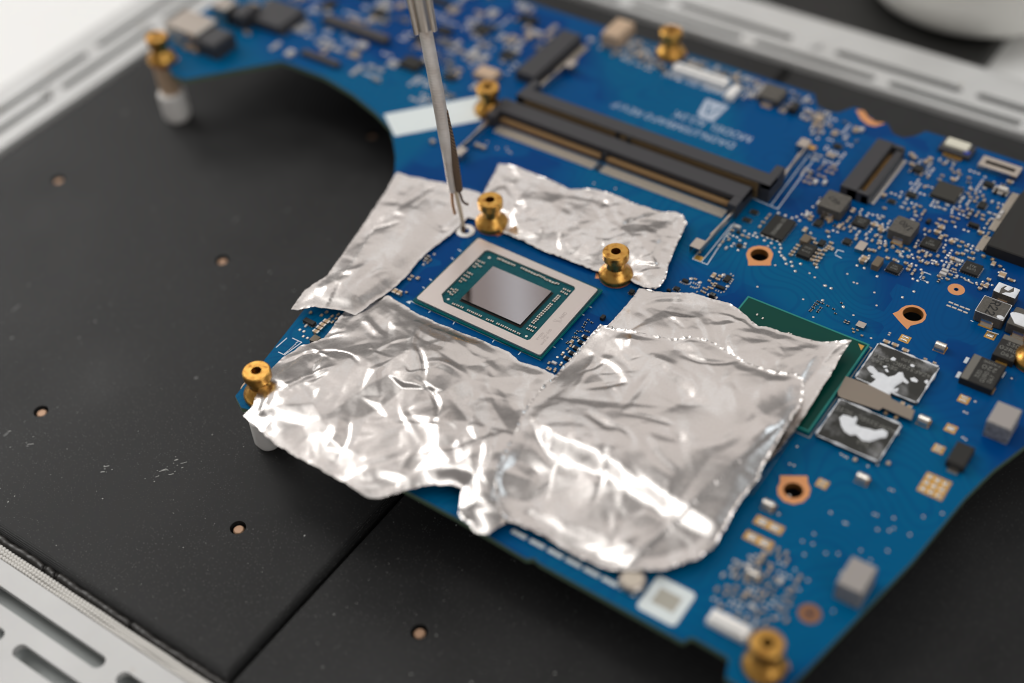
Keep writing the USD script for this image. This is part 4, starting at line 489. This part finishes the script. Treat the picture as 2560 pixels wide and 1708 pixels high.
# memory chips with white paste
for i, (x, y, w, l) in enumerate(VRAM):
    o = obj('memory_chip', bx(x, y, w, l, .25, 1.1, .05), M['smeared_chip'], bd, label=('memory chip smeared with white thermal paste, the farther one', 'memory chip with a worm of white thermal paste, the nearer one')[i])
    rim = sbox(x - w / 2 - .08, y - l / 2 - .08, x + w / 2 + .08, y + l / 2 + .08)
    e = [blob(np.array(LineString([(x + sx * w / 2 * (1 if sx else -1 + 2 * a), y + (sy * l / 2 if sy else l * (a - .5)))]).coords) if False else [(px + .13 * math.cos(k), py + .13 * math.sin(k)) for k in np.linspace(0, 6.28, 8, endpoint=False)], .95, .2, j) for j, (px, py, sx, sy, a) in enumerate([])]
    r = np.random.default_rng(30 + i); st_ = []
    for (p0, p1) in (((-1, -1), (1, -1)), ((1, -1), (1, 1)), ((1, 1), (-1, 1)), ((-1, 1), (-1, -1))):
        n = 40; tt = np.linspace(.02, .98, n); px = x + w / 2 * (p0[0] + (p1[0] - p0[0]) * tt); py = y + l / 2 * (p0[1] + (p1[1] - p0[1]) * tt)
        th_ = .10 + .28 * meshkit.noise(np.c_[tt * 9, np.full(n, i * 7.), np.full(n, p0[0] * 3. + p0[1])], 5) ** 2
        st_.append(tube(np.c_[px, py, np.full(n, 1.0)], th_, 8))
    obj('paste_rim', st_, M['paste_white'], o, smooth=True)
    for P_ in ([PASTE1] + PASTE1B if i == 0 else [PASTE2]): obj('paste_smear', blob(P_, 1.09, .3 if len(P_) > 10 else .12, 4), M['paste_white'], o, smooth=True)
    if i == 0: obj('marking', [text('SEC 343', 1.05, x - 3.2, y + .7, 1.103, 180, .006), text('K4ZAF325BC-SC16', 1.05, x + .5, y + 2.3, 1.103, 180, .006), text('HZW20100', .8, x + 2.2, y + 4.2, 1.103, 180, .006)], M['mark_grey'], o)
    else: obj('marking', [text('K4ZAF325BC-SC16', 1.05, x + .5, y + 3.2, 1.103, 180, .006), text('SEC 343', 1.05, x + 4., y - 3.0, 1.103, 180, .006)], M['mark_grey'], o)
obj('shield_strip', extr(Polygon(STRIP).buffer(.1), 1.25, 1.45), M['shield_metal'], bd)
# graphics chip, mostly under the foil
(x1, y1), (_, y0), (x0, _) = DGPU
gp = obj('graphics_chip', extr(sbox(x0, y0, x1, y1), .4, 1.2), M['substrate_green'], bd, label='dark green graphics chip mostly hidden under the foil')
obj('substrate_rim', [extr(sbox(x0 - .05, y0 - .05, x1 + .05, y1 + .05).difference(sbox(x0 + .35, y0 + .35, x1 - .35, y1 - .35)), .42, 1.21)], M['substrate_edge'], gp)
obj('solder_layer', extr(sbox(x0 + .4, y0 + .4, x1 - .4, y1 - .4), .01, .39), M['epoxy_black'], gp)
obj('outline_bead', extr(sbox(x0 - .55, y0 - .55, x1 + .55, y1 + .55).difference(sbox(x0 - .3, y0 - .3, x1 + .3, y1 + .3)), .004, .06), plain('bead_grey', (.30, .30, .27), .5), gp)
obj('fiducial', extr(Polygon([(x1 - 2.2, y1 - 1.), (x1 - .8, y1 - 1.), (x1 - .8, y1 - 2.6)]), 1.203, 1.22), M['gold'], gp)
for a, b in ((4.6, -4.5), (6.2, -4.9), (13.2, -6.2), (13.8, -6.2)): obj('chip_capacitor', bx(x0 + a, y1 + b, .35, .6, 1.2, 1.4), M['tin'], gp)
# ---- spring clips, pads, gaskets, labels
for i, (x, y) in enumerate(CLIPS):
    s = np.linspace(0, math.pi, 12); w = 2.3; pts = [(-1.0 * math.cos(a), .25 + 1.35 * math.sin(a)) for a in s]
    prof = [(-1.0, .05)] + pts + [(1.0, .05)]
    poly = LineString(prof).buffer(.14, cap_style='flat'); m = extr(poly, -w / 2, w / 2); m.apply_transform(np.array([[0, 0, 1, 0], [1, 0, 0, 0], [0, 1, 0, 0], [0, 0, 0, 1.]])); m.apply_translation([x, y, 0])
    o = obj('spring_clip', m, M['tin'], bd, smooth=30); obj('solder_pad', bx(x, y, w + .3, 2.4, .005, .06), M['gold'], o)
def solder(x, y, w, l):
    o = obj('bare_pad', bx(x, y, w + .3, l + .3, .004, .05), M['gold'], bd)
    return o
for i, (x, y) in enumerate(GPAD):
    o = solder(x, y, 2.0, 1.9); 
    for s in ((-1, 1) if i not in (1, 3) else (0,)): obj('solder', rbox(x, y + s * .5, 1.65, .62 if s else 1.25, .05, .32, .3, .25), M['tin'], o, smooth=40)
for x, y in GPAD2:
    o = solder(x, y, 5.6, 1.9)
    for s in (-1, 1): obj('solder', rbox(x + s * 1.35, y, 2.0, 1.4, .05, .3, .4, .25), M['tin'], o, smooth=40)
x, y = GPAD9; o = solder(x, y, 4.9, 5.2)
for a in (-1, 0, 1):
    for b in (-1, 0, 1): obj('solder', rbox(x + a * 1.62, y + b * 1.75, 1.05, 1.15, .05, .3, .4, .25), M['tin'], o, smooth=40)
for x, y, w, l in GASK:
    h = 4.5 if y > 0 else 5.0; o = obj('foam_gasket', bx(x, y, w, l, .02, h, .15), M['gasket_mesh'], bd); obj('gasket_top', bx(x, y, w - .2, l - .2, h + .001, h + .12, .05), M['gasket_grey'], o)
x, y, w, l = QRLAB; o = obj('label', rbox(x, y, w, l, .01, .12, 1.0, .03), M['label_white'], bd, label='white square sticker near the front edge'); x, y, w, l = QRIN; obj('label_patch', bx(x, y, w, l, .121, .125), M['label_print'], o)
obj('stripe_label', extr(Polygon(STRIPE), .004, .06), M['label_white'], bd)
x, y = BUTTON; o = obj('round_can', lathe(x, y, [(0, .02), (2.6, .02), (2.7, 1.3), (2.3, 1.7), (0, 1.7)], 32), M['steel'], bd, smooth=30); obj('can_top', cyl(x, y, 1.9, 1.701, 1.76), M['tin_soft'], o)
for x, y in EDGEP: obj('edge_bar', rbox(x, y, 3.4, .85, .005, .16, .15, .05), M['label_white'], bd)
for x, y in WHITEP: obj('silkscreen_bar', bx(x, y, .75, 1.9, .003, .02), M['silkscreen'], bd)
# ---- connectors
B = BIGBOX
def body(name, key, m, z0=.03, ch=.2): x, y, w, l, h = B[key]; return obj(name, bx(x, y, w, l, z0, h, ch), M[m], bd)
for k in ('usb', 'usb2'):
    x, y, w, l, h = B[k]; o = obj('port_shell', [trimesh.Trimesh(*bx(x, y, w, l, .03, h, .3))], M['steel'], bd); obj('port_mouth', bx(x - w / 2 - .02, y, .1, l * .7, 1.2, h - 1.2), M['epoxy_black'], o)
body('audio_jack', 'jack', 'housing_black', ch=.6); body('power_plug', 'plug', 'housing_black', ch=.5)
o = body('drive_connector', 'block', 'housing_black'); x, y, w, l, h = B['block']
obj('pin_row', [trimesh.Trimesh(*bx(x + w / 2 + .6, y - l / 2 + .6 + k * .8, 1.3, .4, .02, .35)) for k in range(int(l / .8))], M['tin'], o, kind='stuff')
for k in ('flat', 'flat2'):
    x, y, w, l, h = B[k]; o = obj('ribbon_connector', bx(x, y - l * .12, w, l * .72, .03, h, .15), M['housing_black'], bd); obj('latch_bar', bx(x, y + l * .38, w - .6, l * .26, .03, h * .95, .1), plain('latch_brown', (.10, .06, .04), .5) if 'latch_brown' not in M else M['latch_brown'], o)
o = body('board_connector', 'bar', 'plastic_white'); x, y, w, l, h = B['bar']; obj('slot', bx(x, y, w - 2, l * .22, h + .001, h + .03), M['channel_metal'], o)
body('nut_block', 'lump', 'plastic_white', ch=.5); body('post_block', 'brown', 'tan_post', ch=.5); body('chip_tall', 'chipb', 'tan_post'); body('black_block', 'black2', 'chip_black')
def m2(x, y, w, l, pin_side, h=3.2):
    o = obj('card_slot', [trimesh.Trimesh(*bx(x - pin_side * w * .22, y, w * .56, l, .03, h, .2)), trimesh.Trimesh(*bx(x + pin_side * w * .36, y, w * .24, l, .03, h * .72, .1)), trimesh.Trimesh(*bx(x + pin_side * w * .15, y, w * .2, l - 1, .03, h * .3)), trimesh.Trimesh(*bx(x + pin_side * w * .1, y + l / 2 - .6, w * .7, 1.2, .04, h * .9)), trimesh.Trimesh(*bx(x + pin_side * w * .1, y - l / 2 + .6, w * .7, 1.2, .04, h * .9))], M['housing_black'], bd)
    obj('contact_row', [trimesh.Trimesh(*bx(x + pin_side * w * .15, y - l / 2 + 1.6 + k * .5, w * .16, .26, .9, h * .4)) for k in range(int((l - 3) / .5))], M['contact_gold'], o, kind='stuff')
    obj('pin_row', [trimesh.Trimesh(*bx(x + pin_side * (w / 2 + .55), y - l / 2 + 1. + k * .5, 1.3, .3, .02, .22)) for k in range(int((l - 2) / .5))], M['tin'], o, kind='stuff')
def m2solid(x, y, w, l, s, h, m_='housing_black'):
    o = obj('card_slot', [trimesh.Trimesh(*bx(x, y, w, l, .03, h, .25)), trimesh.Trimesh(*bx(x + s * (w / 2 + .4), y, .8, l - 1, .03, .8))], M[m_], bd)
    obj('pin_row', [trimesh.Trimesh(*bx(x + s * (w / 2 + 1.7), y - l / 2 + .8 + k * .5, 1.9, .34, .02, .3)) for k in range(int((l - 1) / .5)) if abs(k - 13) > 2], M['tin_soft'], o, kind='stuff')
x, y, w, l, h = B['m2a']; m2solid(x + .2, y, 6.4, 24, 1, 3.2); x, y, w, l, h = B['m2b']; m2(x + 1.2, y - .6, 7.6, 22.2, 1)
m2solid(110.2, 94.3, 9.4, 25, -1, 3.0, 'chip_black')
x, y, w, l, h = B['ffcw']; o = obj('ribbon_connector', bx(x + .2, y - .6, 8.2, 5.0, .03, 1.3, .15), M['housing_black'], bd); obj('latch_bar', bx(x, y, w, l * .8, 1.31, 2.1, .2), M['plastic_cream'], o)
obj('blue_tab', bx(x + 3.1, y - 1.6, 1.4, 1.2, 1.31, 1.5), plain('tab_blue', (.02, .06, .45), .5), o); obj('pin_row', [trimesh.Trimesh(*bx(x - 2 + k * .55, y - 3.6, .32, 1.2, .02, .5)) for k in range(9)], M['gold'], o)
x, y, w, l, h = B['ffcr']; o = obj('socket_shell', extr(sbox(x - w / 2, y - l / 2, x + w / 2, y + l / 2).difference(sbox(x - w / 2 + 1.2, y - l / 2 + 1.5, x + w / 2 - 1.2, y + l / 2 - 1.5)), .03, h), M['steel'], bd); obj('slot', bx(x, y, w - 2.2, l - 2.8, .05, .5), M['epoxy_black'], o)
x, y, w, l, h = B['ffcb']; o = obj('ribbon_connector', bx(x, y, w, l, .03, h, .2), M['plastic_white'], bd); obj('slot', bx(x - .2, y - l * .3, w - 1.4, .5, h * .5, h + .02), M['channel_metal'], o)
# memory sockets, back to back
def socket(v0, d, label, H=4.1, D=5.2):
    """v0 is the back wall; the mouth faces d (-1 near, +1 far)."""
    u0, u1 = (-24.2, 50.0) if d < 0 else (-21.0, 54.0); c, w = (u0 + u1) / 2, u1 - u0
    b = lambda *a: trimesh.Trimesh(*bx(*a))
    o = obj('memory_socket', [b(c, v0 + d * D / 2, w, D, H - 1.5, H, .2), b(c, v0 + d * .7, w - 2, 1.2, .05, H - 1.51), b(c, v0 + d * (D + .4), w - 3, .8, .05, 1.0), b(u0 + 1.2, v0 + d * 4.2, 2.4, 8.4, .05, H - .1, .2), b(u1 - 1.2, v0 + d * 4.2, 2.4, 8.4, .05, H - .1, .2), b(10.9, v0 + d * (D - .2), .9, 1.9, .05, 2.6), b(10.9, v0 + d * (D + 3.2), .9, 2.6, .05, .6)], M['housing_black'], bd, label=label)
    n = 130; us = np.linspace(u0 + 3.2, u1 - 3.2, n); us = us[np.abs(us - 10.9) > .9]
    obj('contact_row', [b(k, v0 + d * (D + .6), .3, 1.3, 1.02, 2.0) for k in us], M['contact_soft'], o, kind='stuff')
    obj('pin_row', [b(k, v0 + d * (D + 2.9), .3, 2.6, .02, .3) for k in us] + [b(k, v0 + d * (D + 4.3), .34, .7, .02, .22) for k in us], M['tin_soft'], o, kind='stuff')
    if d > 0:
        obj('back_pin_row', [b(k, v0 - .25 - .28 * j, .28, .3, .9, H - .5 - .7 * j) for k in us for j in (0, 1, 2)], M['contact_dark'], o, kind='stuff'); obj('key_rib', b(14.5, v0 - .4, 1.0, 1.1, .9, H - .3), M['epoxy_black'], o)
    for k, s in ((u0, -1), (u1, 1)):
        q = [(k - s * .9, v0 + d * 8.2), (k - s * .9, v0 + d * 24.5)]
        a = obj('latch_arm', [line(q, .35, .6, 2.2), line([(k - s * .3, v0 + d * 8.), (k - s * 1.2, v0 + d * 19)], .3, .8, 2.4)], M['steel'], o)
        obj('latch_hook', [b(k - s * 2.1, v0 + d * 23.4, 2.6, 3.4, 2.2, 2.4), b(k - s * 3.3, v0 + d * 23.4, .2, 3.4, .4, 2.2)], M['steel'], a)
        obj('latch_pad', b(k - s * .6, v0 + d * 25.5, 2.0, 1.6, .01, .12), M['gold'], a)
socket(71.7, -1, 'nearer memory socket with its mouth towards the foil')
socket(72.7, 1, 'farther memory socket with its mouth towards the far edge', 5.5, 4.3)
# ---- printed lettering (reads from the far side)
o1 = [text('DA0NJ/SMBAF0 REV:F', 2.5, (TEXT1[0][0] + TEXT1[1][0]) / 2, 88.6, .003, 180, .01), text('MODEL N12K', 2.6, (TEXT2[0][0] + TEXT2[1][0]) / 2 + 1, 93.2, .003, 180, .01), text('MADE BY 94V', 2.2, (TEXT3[0][0] + TEXT3[1][0]) / 2, (TEXT3[0][1] + TEXT3[1][1]) / 2, .003, 180, .01, True)]
obj('board_lettering', o1, M['silk_pale'], bd)
lg = Polygon(LOGO).buffer(.4); c = lg.centroid
cut = shapely.union_all([LineString([(c.x - 1.6, c.y + 2.2), (c.x - .4, c.y - 2.0)]).buffer(.25), LineString([(c.x + 2.2, c.y + 2.2), (c.x - .2, c.y - 2.0)]).buffer(.25)])
obj('printed_emblem', extr(lg.difference(cut), .003, .012), M['silk_pale'], bd)

# ---- small parts
def small(x, y, w, l, h, kind, name=None, into=None):
    r = rng.random(); t = into or Tinted(); j = rng.normal(0, 1)
    if kind == 'c':
        k = .8 + .45 * r; c = (TAN[0] * k, TAN[1] * k, TAN[2] * k)
        if w > l:
            t.add(bx(x, y, w * .52, l, .04, h, .03), c, 0, .4)
            for s in (-1, 1): t.add(bx(x + s * w * .38, y, w * .25, l + .04, .02, h + .02, .04), TIN, 1., .25)
        else:
            t.add(bx(x, y, w, l * .52, .04, h, .03), c, 0, .4)
            for s in (-1, 1): t.add(bx(x, y + s * l * .38, w + .04, l * .25, .02, h + .02, .04), TIN, 1., .25)
        n = 'capacitor'
    elif kind == 'r':
        a, b = ((1, 0) if w > l else (0, 1))
        t.add(bx(x, y, w * (.6 if a else 1), l * (.6 if b else 1), .03, h, .02), DRK, 0, .4)
        for s in (-1, 1): t.add(bx(x + s * a * w * .4, y + s * b * l * .4, w * (.22 if a else 1), l * (.22 if b else 1), .02, h * .95, .02), TIN, 1., .25)
        n = 'resistor'
    elif kind == 'p':
        t.add(bx(x, y, w, l, .02, h, .08), (.62, .60, .58), .3, .4); n = 'pale_component'
    else:
        ring = [(w / 2 * q, hh) for q, hh in ((0, h), (.45, h * .95), (.8, h * .6), (1, .01), (0, .01))]
        t.add(lathe(x, y, ring, 10) if abs(w - l) < .05 else bx(x, y, w, l, .01, h, min(h, .1) * .8), TIN, 1., .3); n = 'solder_dot'
    if into is None: t.build(name or n, bd)
for q in SMALL: small(*q)
T_ = Tinted()
for q in TINY: small(*q, into=T_)
T_.build('tiny_components', bd, kind='stuff')
# dense fields of parts where the photograph shows crowds of them
keep = [sbox(x - w / 2 - .4, y - l / 2 - .4, x + w / 2 + .4, y + l / 2 + .4) for x, y, w, l, *_ in ICS + INDUCT + [b[:4] for b in B.values()] + TANT + VRAM + GREYIND + BRNIND] + [Point(x, y).buffer(5) for x, y in STAND] + [Polygon(STRIPE).buffer(.5), sbox(-26, 61, 56, 86), sbox(104, 80, 150, 109), sbox(-30, 83, -20, 110), sbox(64, 83, 75, 109), Point(*PAD4[:2]).buffer(2.5)] + [Polygon(P).buffer(.4) for P in (PAD1, PAD2, PAD3)] + [Point(q[0], q[1]).buffer(.7) for q in SMALL]
keep = shapely.union_all(keep)
fields = [([(-124, 60), (-96, 60), (-72, 63), (-58, 62), (-46, 58), (-33, 66), (-33, 86), (-20, 86), (-20, 112), (-50, 119), (-124, 119), (-124, 76)], 540, 1.35),
          ([(-20, 109), (-12, 107), (6, 107), (34, 107.5), (44, 107), (54, 100), (54, 113), (44, 118), (-20, 118)], 190, 1.2),
          ([(55, 84), (63, 84), (63, 112), (54, 114)], 60, 1.),
          ([(77, 84), (104, 84), (104, 110), (77, 112)], 150, 1.), ([(62, 72), (80, 70), (104, 72), (104, 84), (64, 82)], 105, 1.), ([(80, 63), (103, 66), (112, 72), (112, 81), (82, 74)], 46, 1.),
          ([(97, -36), (106, -40), (113, -34), (110, -22), (104, -18), (96, -26)], 90, 1.), ([(51, 52), (57, 52), (57, 70), (50, 68)], 26, 1.)]
ncap = 0
T_ = Tinted()
for pts, n, sc in fields:
    A = Polygon(pts).difference(keep).intersection(outline.buffer(-1)); x0, y0, x1, y1 = A.bounds; got = 0; taken = np.zeros((0, 2))
    for _ in range(n * 6):
        if got >= n: break
        cx, cy = round(rng.uniform(x0, x1) / .5) * .5, round(rng.uniform(y0, y1) / .5) * .5
        if not A.contains(Point(cx, cy)): continue
        kind = rng.choice(['c', 'c', 'c', 'r', 'p', 'p', 's', 's'] if sc < 1.1 else ['c', 'c', 'r', 'p', 'p', 'p', 's', 's']); big = rng.random() > .8 and kind != 's'; turn = rng.random() < .5
        w, l, h = (1.6, .85, .75) if big else (1.0, .52, .42); w, l, h = w * sc, l * sc, h * sc
        if kind == 's': w = l = .7 * sc; h = .2
        w, l = (w, l) if turn else (l, w); nx, ny = (int(rng.integers(1, 3)), int(rng.integers(2, 6))) if turn else (int(rng.integers(2, 6)), int(rng.integers(1, 3)))
        if big: nx, ny = min(nx, 2), min(ny, 2)
        for a in range(nx):
            for e in range(ny):
                x, y = cx + a * (w + .38), cy + e * (l + .38)
                if rng.random() < .12 or not A.contains(sbox(x - w / 2, y - l / 2, x + w / 2, y + l / 2)) or (len(taken) and np.any(np.all(np.abs(taken - [x, y]) < [(w + 1.1) / 2 + .1, (l + 1.1) / 2 + .1], axis=1))): continue
                got += 1; taken = np.vstack([taken, [x, y]])
                if big and ncap < 150: small(x, y, w, l, h, kind); ncap += 1
                else: small(x, y, w, l, h, kind, into=T_)
T_.build('tiny_components', bd, kind='stuff')
for q in [(-64, 88, 7, 5), (-52, 100, 6, 6), (-38, 93, 5, 4), (-72, 106, 9, 3), (-95, 100, 8, 8), (-84, 92, 5, 5), (-46, 76, 4, 3), (97, 106, 3, 2), (80, 103, 3, 3), (-100, 88, 4, 6)]: ic(q[0], q[1], q[2] * .8, q[3] * .8, 1.0)
# test points left of the foil edge and vias
T_ = Tinted()
for pts, n in (([(95, -5), (128, 8), (120, -20), (108, -26)], 14), ([(60, 42), (98, 42), (98, 62), (60, 60)], 16), ([(-20, 48), (0, 42), (-6, 60), (-22, 60)], 9), ([(2, 46), (44, 46), (44, 60), (2, 60)], 5)):
    A = Polygon(pts)
    while n:
        x, y = rng.uniform(A.bounds[0], A.bounds[2]), rng.uniform(A.bounds[1], A.bounds[3])
        if A.contains(Point(x, y)): T_.add(cyl(x, y, .27, .002, .03, 10), TIN, 1., .3); n -= 1
for k in range(46): 
    for s in (0, .7): T_.add(bx(92.2 - k * .0 + s, 8.5 - k * .42, .3, .22, .002, .03), TIN, 1., .3)
T_.build('vias', bd, kind='stuff')

# ================================================================ foil
def foil(name, key, seed, amp, cell, label, jag=.22, lip=.05, fine=.32, soften=1):
    spec = FOIL[key]; o = np.array(spec['o']); inn = np.array(spec['i']); r = np.random.default_rng(seed)
    P, L = [], 0
    for a, b in zip(o, np.roll(o, -1, 0)):
        n = max(1, int(np.hypot(*(b - a)[:2]) / .38)); P += [a + (b - a) * k / n for k in range(n)]
    P = np.array(P); s = np.arange(len(P)) * .38
    nv = np.roll(P[:, :2], -1, 0) - np.roll(P[:, :2], 1, 0); nv = np.c_[-nv[:, 1], nv[:, 0]] / (np.linalg.norm(nv, axis=1)[:, None] + 1e-9)
    j = (meshkit.fbm(np.c_[s * .55, s * 0 + seed, s * 0], 3, seed) - .5) * 2 * jag + r.normal(0, jag * .16, len(P))
    rim = P[:, :2] + nv * j[:, None]; poly = Polygon(rim).buffer(0); poly = poly if isinstance(poly, Polygon) else max(poly.geoms, key=lambda g: g.area)
    e = ring_points(poly, .3); g = sheet_points(poly, fine); p = np.vstack([e, g]); f = tri_in(poly, p)
    ctl = np.vstack([o, inn]); base = RBFInterpolator(ctl[:, :2], ctl[:, 2], kernel='thin_plate_spline', smoothing=.6)(p)
    d = shapely.distance(shapely.points(p), poly.exterior); fade = np.clip(d / 3.0, .3, 1)
    x0, y0, x1, y1 = poly.bounds; z = np.zeros(len(p))
    for c_, a_ in ((cell * 1.9, 1.0), (cell, .6), (cell * .45, .17), (cell * .22, .035)):
        n = int((x1 - x0 + 20) * (y1 - y0 + 20) / c_ ** 2); q = np.c_[r.uniform(x0 - 10, x1 + 10, n), r.uniform(y0 - 10, y1 + 10, n)]; h = r.normal(0, amp * a_, n)
        tri = Delaunay(q); z += np.nan_to_num(LinearNDInterpolator(tri, h)(p))
    for line_, drop, wd in spec.get('s', []):
        q = np.array(line_); q = q[np.argsort(q[:, 0])]; sd = (np.interp(p[:, 0], q[:, 0], q[:, 1]) - p[:, 1]) / wd + .5; t_ = np.clip(sd, 0, 1)
        z -= drop * (t_ * t_ * (3 - 2 * t_) - .5) * np.clip(np.minimum(p[:, 0] - q[0, 0], q[-1, 0] - p[:, 0]) / 6, 0, 1)
    for _ in range(int(poly.area / 75) + 5):
        c0 = np.array([r.uniform(x0, x1), r.uniform(y0, y1)]); a0 = r.uniform(0, 2 * math.pi); ln = r.uniform(6, 17); bend = r.normal(0, .022); q = [c0]
        for k in range(12): q.append(q[-1] + ln / 12 * np.array([math.cos(a0), math.sin(a0)])); a0 += bend * ln / 12 * 3
        q = LineString(q); dd_ = shapely.distance(shapely.points(p), q); along = shapely.line_locate_point(q, shapely.points(p), normalized=True); taper = np.sin(np.clip(along, .02, .98) * math.pi)
        z += r.choice([-1, 1]) * amp * r.uniform(.25, .75) * np.clip(1 - dd_ / r.uniform(.7, 2.2), 0, 1) * taper
    soft = meshkit.fbm(np.c_[p / 9.0, np.full(len(p), seed * 3.1)], 2, seed) - .5
    z = base + z * fade + soft * amp * 1.2 * fade
    lipz = lip * np.exp(-(d / .4) ** 2) * (.1 + 2.2 * meshkit.noise(np.c_[p * 1.7, np.full(len(p), seed)], seed + 2) ** 2)
    # let the creases round off
    ed = np.vstack([f[:, [0, 1]], f[:, [1, 2]], f[:, [2, 0]]]); ed = np.vstack([ed, ed[:, ::-1]]); cnt = np.bincount(ed[:, 0], minlength=len(p))
    for _ in range(soften):
        avg = np.bincount(ed[:, 0], z[ed[:, 1]], len(p)) / np.maximum(cnt, 1); z = .45 * z + .55 * avg
    z = z + lipz
    z = np.maximum(z, FLOOR.get(key, .25))
    v, f2 = shell(np.c_[p, z], f, .05)
    return obj(name, (v, f2), M['foil'], None, smooth=50, label=label, category='foil', group='pieces of aluminium foil shielding the board')
FLOOR = {}
foil('foil_sheet', 'A', 11, .36, 8.5, 'aluminium foil piece left of the processor, under the probe wire', jag=.2)
foil('foil_sheet', 'B', 23, .28, 3.4, 'wrinkled aluminium foil piece between the processor and memory sockets', lip=.13)
foil('foil_sheet', 'C', 35, .66, 8.5, 'large crumpled aluminium foil piece over the near left corner of the board', jag=.28)
foil('foil_sheet', 'D', 47, .42, 7.5, 'aluminium foil piece with a raised corner lying on the green graphics chip', lip=.1)
foil('foil_sheet', 'E', 59, .46, 9.5, 'largest aluminium foil piece, on the right, overlapping its neighbours, reaching the front edge', jag=.2, lip=.26)

# ================================================================ probe
pb = thing('temperature_probe', 'thin metal sleeved probe wire whose bare tip touches the board', 'probe', at=(PROBE[0][0], PROBE[0][1], .4))
p0, p1, p2 = map(np.array, PROBE); top = p2 + (p2 - p1) * .9
ax = (p2 - p1) / np.linalg.norm(p2 - p1); side = np.cross(ax, [.43, -.56, .71]); side /= np.linalg.norm(side)
side = side if side @ CM_[0] > 0 else -side
a = p0 + (p1 - p0) * .50; m_ = p0 + (p1 - p0) * .72
obj('sleeve', tube(smoothcurve([a + side * -.85, m_ + side * -.75, p1 + side * -.35, p1 + (p2 - p1) * .3, p1 + (p2 - p1) * .8], 40), np.r_[np.linspace(.85, 1.0, 14), np.linspace(1.05, 1.5, 10), np.full(16, 1.5)], 18), M['probe_sleeve'], pb, smooth=True)
obj('braid', tube(smoothcurve([a + side * .7, m_ + side * .95, p1 + side * 1.0, p1 + (p2 - p1) * .25 + side * .75], 26), np.linspace(.95, .9, 26), 14), M['burnt_braid'], pb, smooth=True)
obj('wire', tube(smoothcurve([p0, p0 + (a - p0) * .5 + side * .1, a + side * -.1, p0 + (p1 - p0) * .55 + side * .1], 20), np.linspace(.48, .5, 20), 12), M['wire_cream'], pb, smooth=True)
obj('wire', tube(smoothcurve([p0 + (a - p0) * .45 + side * -1.3, p0 + (a - p0) * .7 + side * -1.4, a + side * -1.0], 14), .38, 10), M['copper_wire'], pb, smooth=True)
obj('strand', tube(smoothcurve([p0 + (a - p0) * .62 + side * 2.3, p0 + (a - p0) * .7 + side * 1.2, p0 + (a - p0) * .85 + side * .9, a + side * .6], 16), .3, 10), M['burnt_braid'], pb, smooth=True)
obj('tip_bead', tube([p0 + [0, 0, -.35], p0 + [0, 0, .1], p0 + (a - p0) * .14], [.45, .6, .52], 14), M['burnt_braid'], pb, smooth=True)
obj('grip_tube', tube([p1 + (p2 - p1) * .78, top], 1.6, 18), M['steel'], pb, smooth=True)
for s in (-1, 1): obj('grip_jaw', tube([p1 + (p2 - p1) * .76 + side * s * 1.9, top + side * s * 2.2], [.7, 1.1], 14), M['steel'], pb, smooth=True)
x, y = RING
obj('paste_ring', lathe(x, y, [(1.0, .03), (2.3, .03), (2.35, .25), (1.9, .55), (1.3, .5), (1.0, .2), (1.0, .03)], 36), M['plastic_white'], None, smooth=40, label='white ring of paste on the board around the probe tip', category='paste ring')
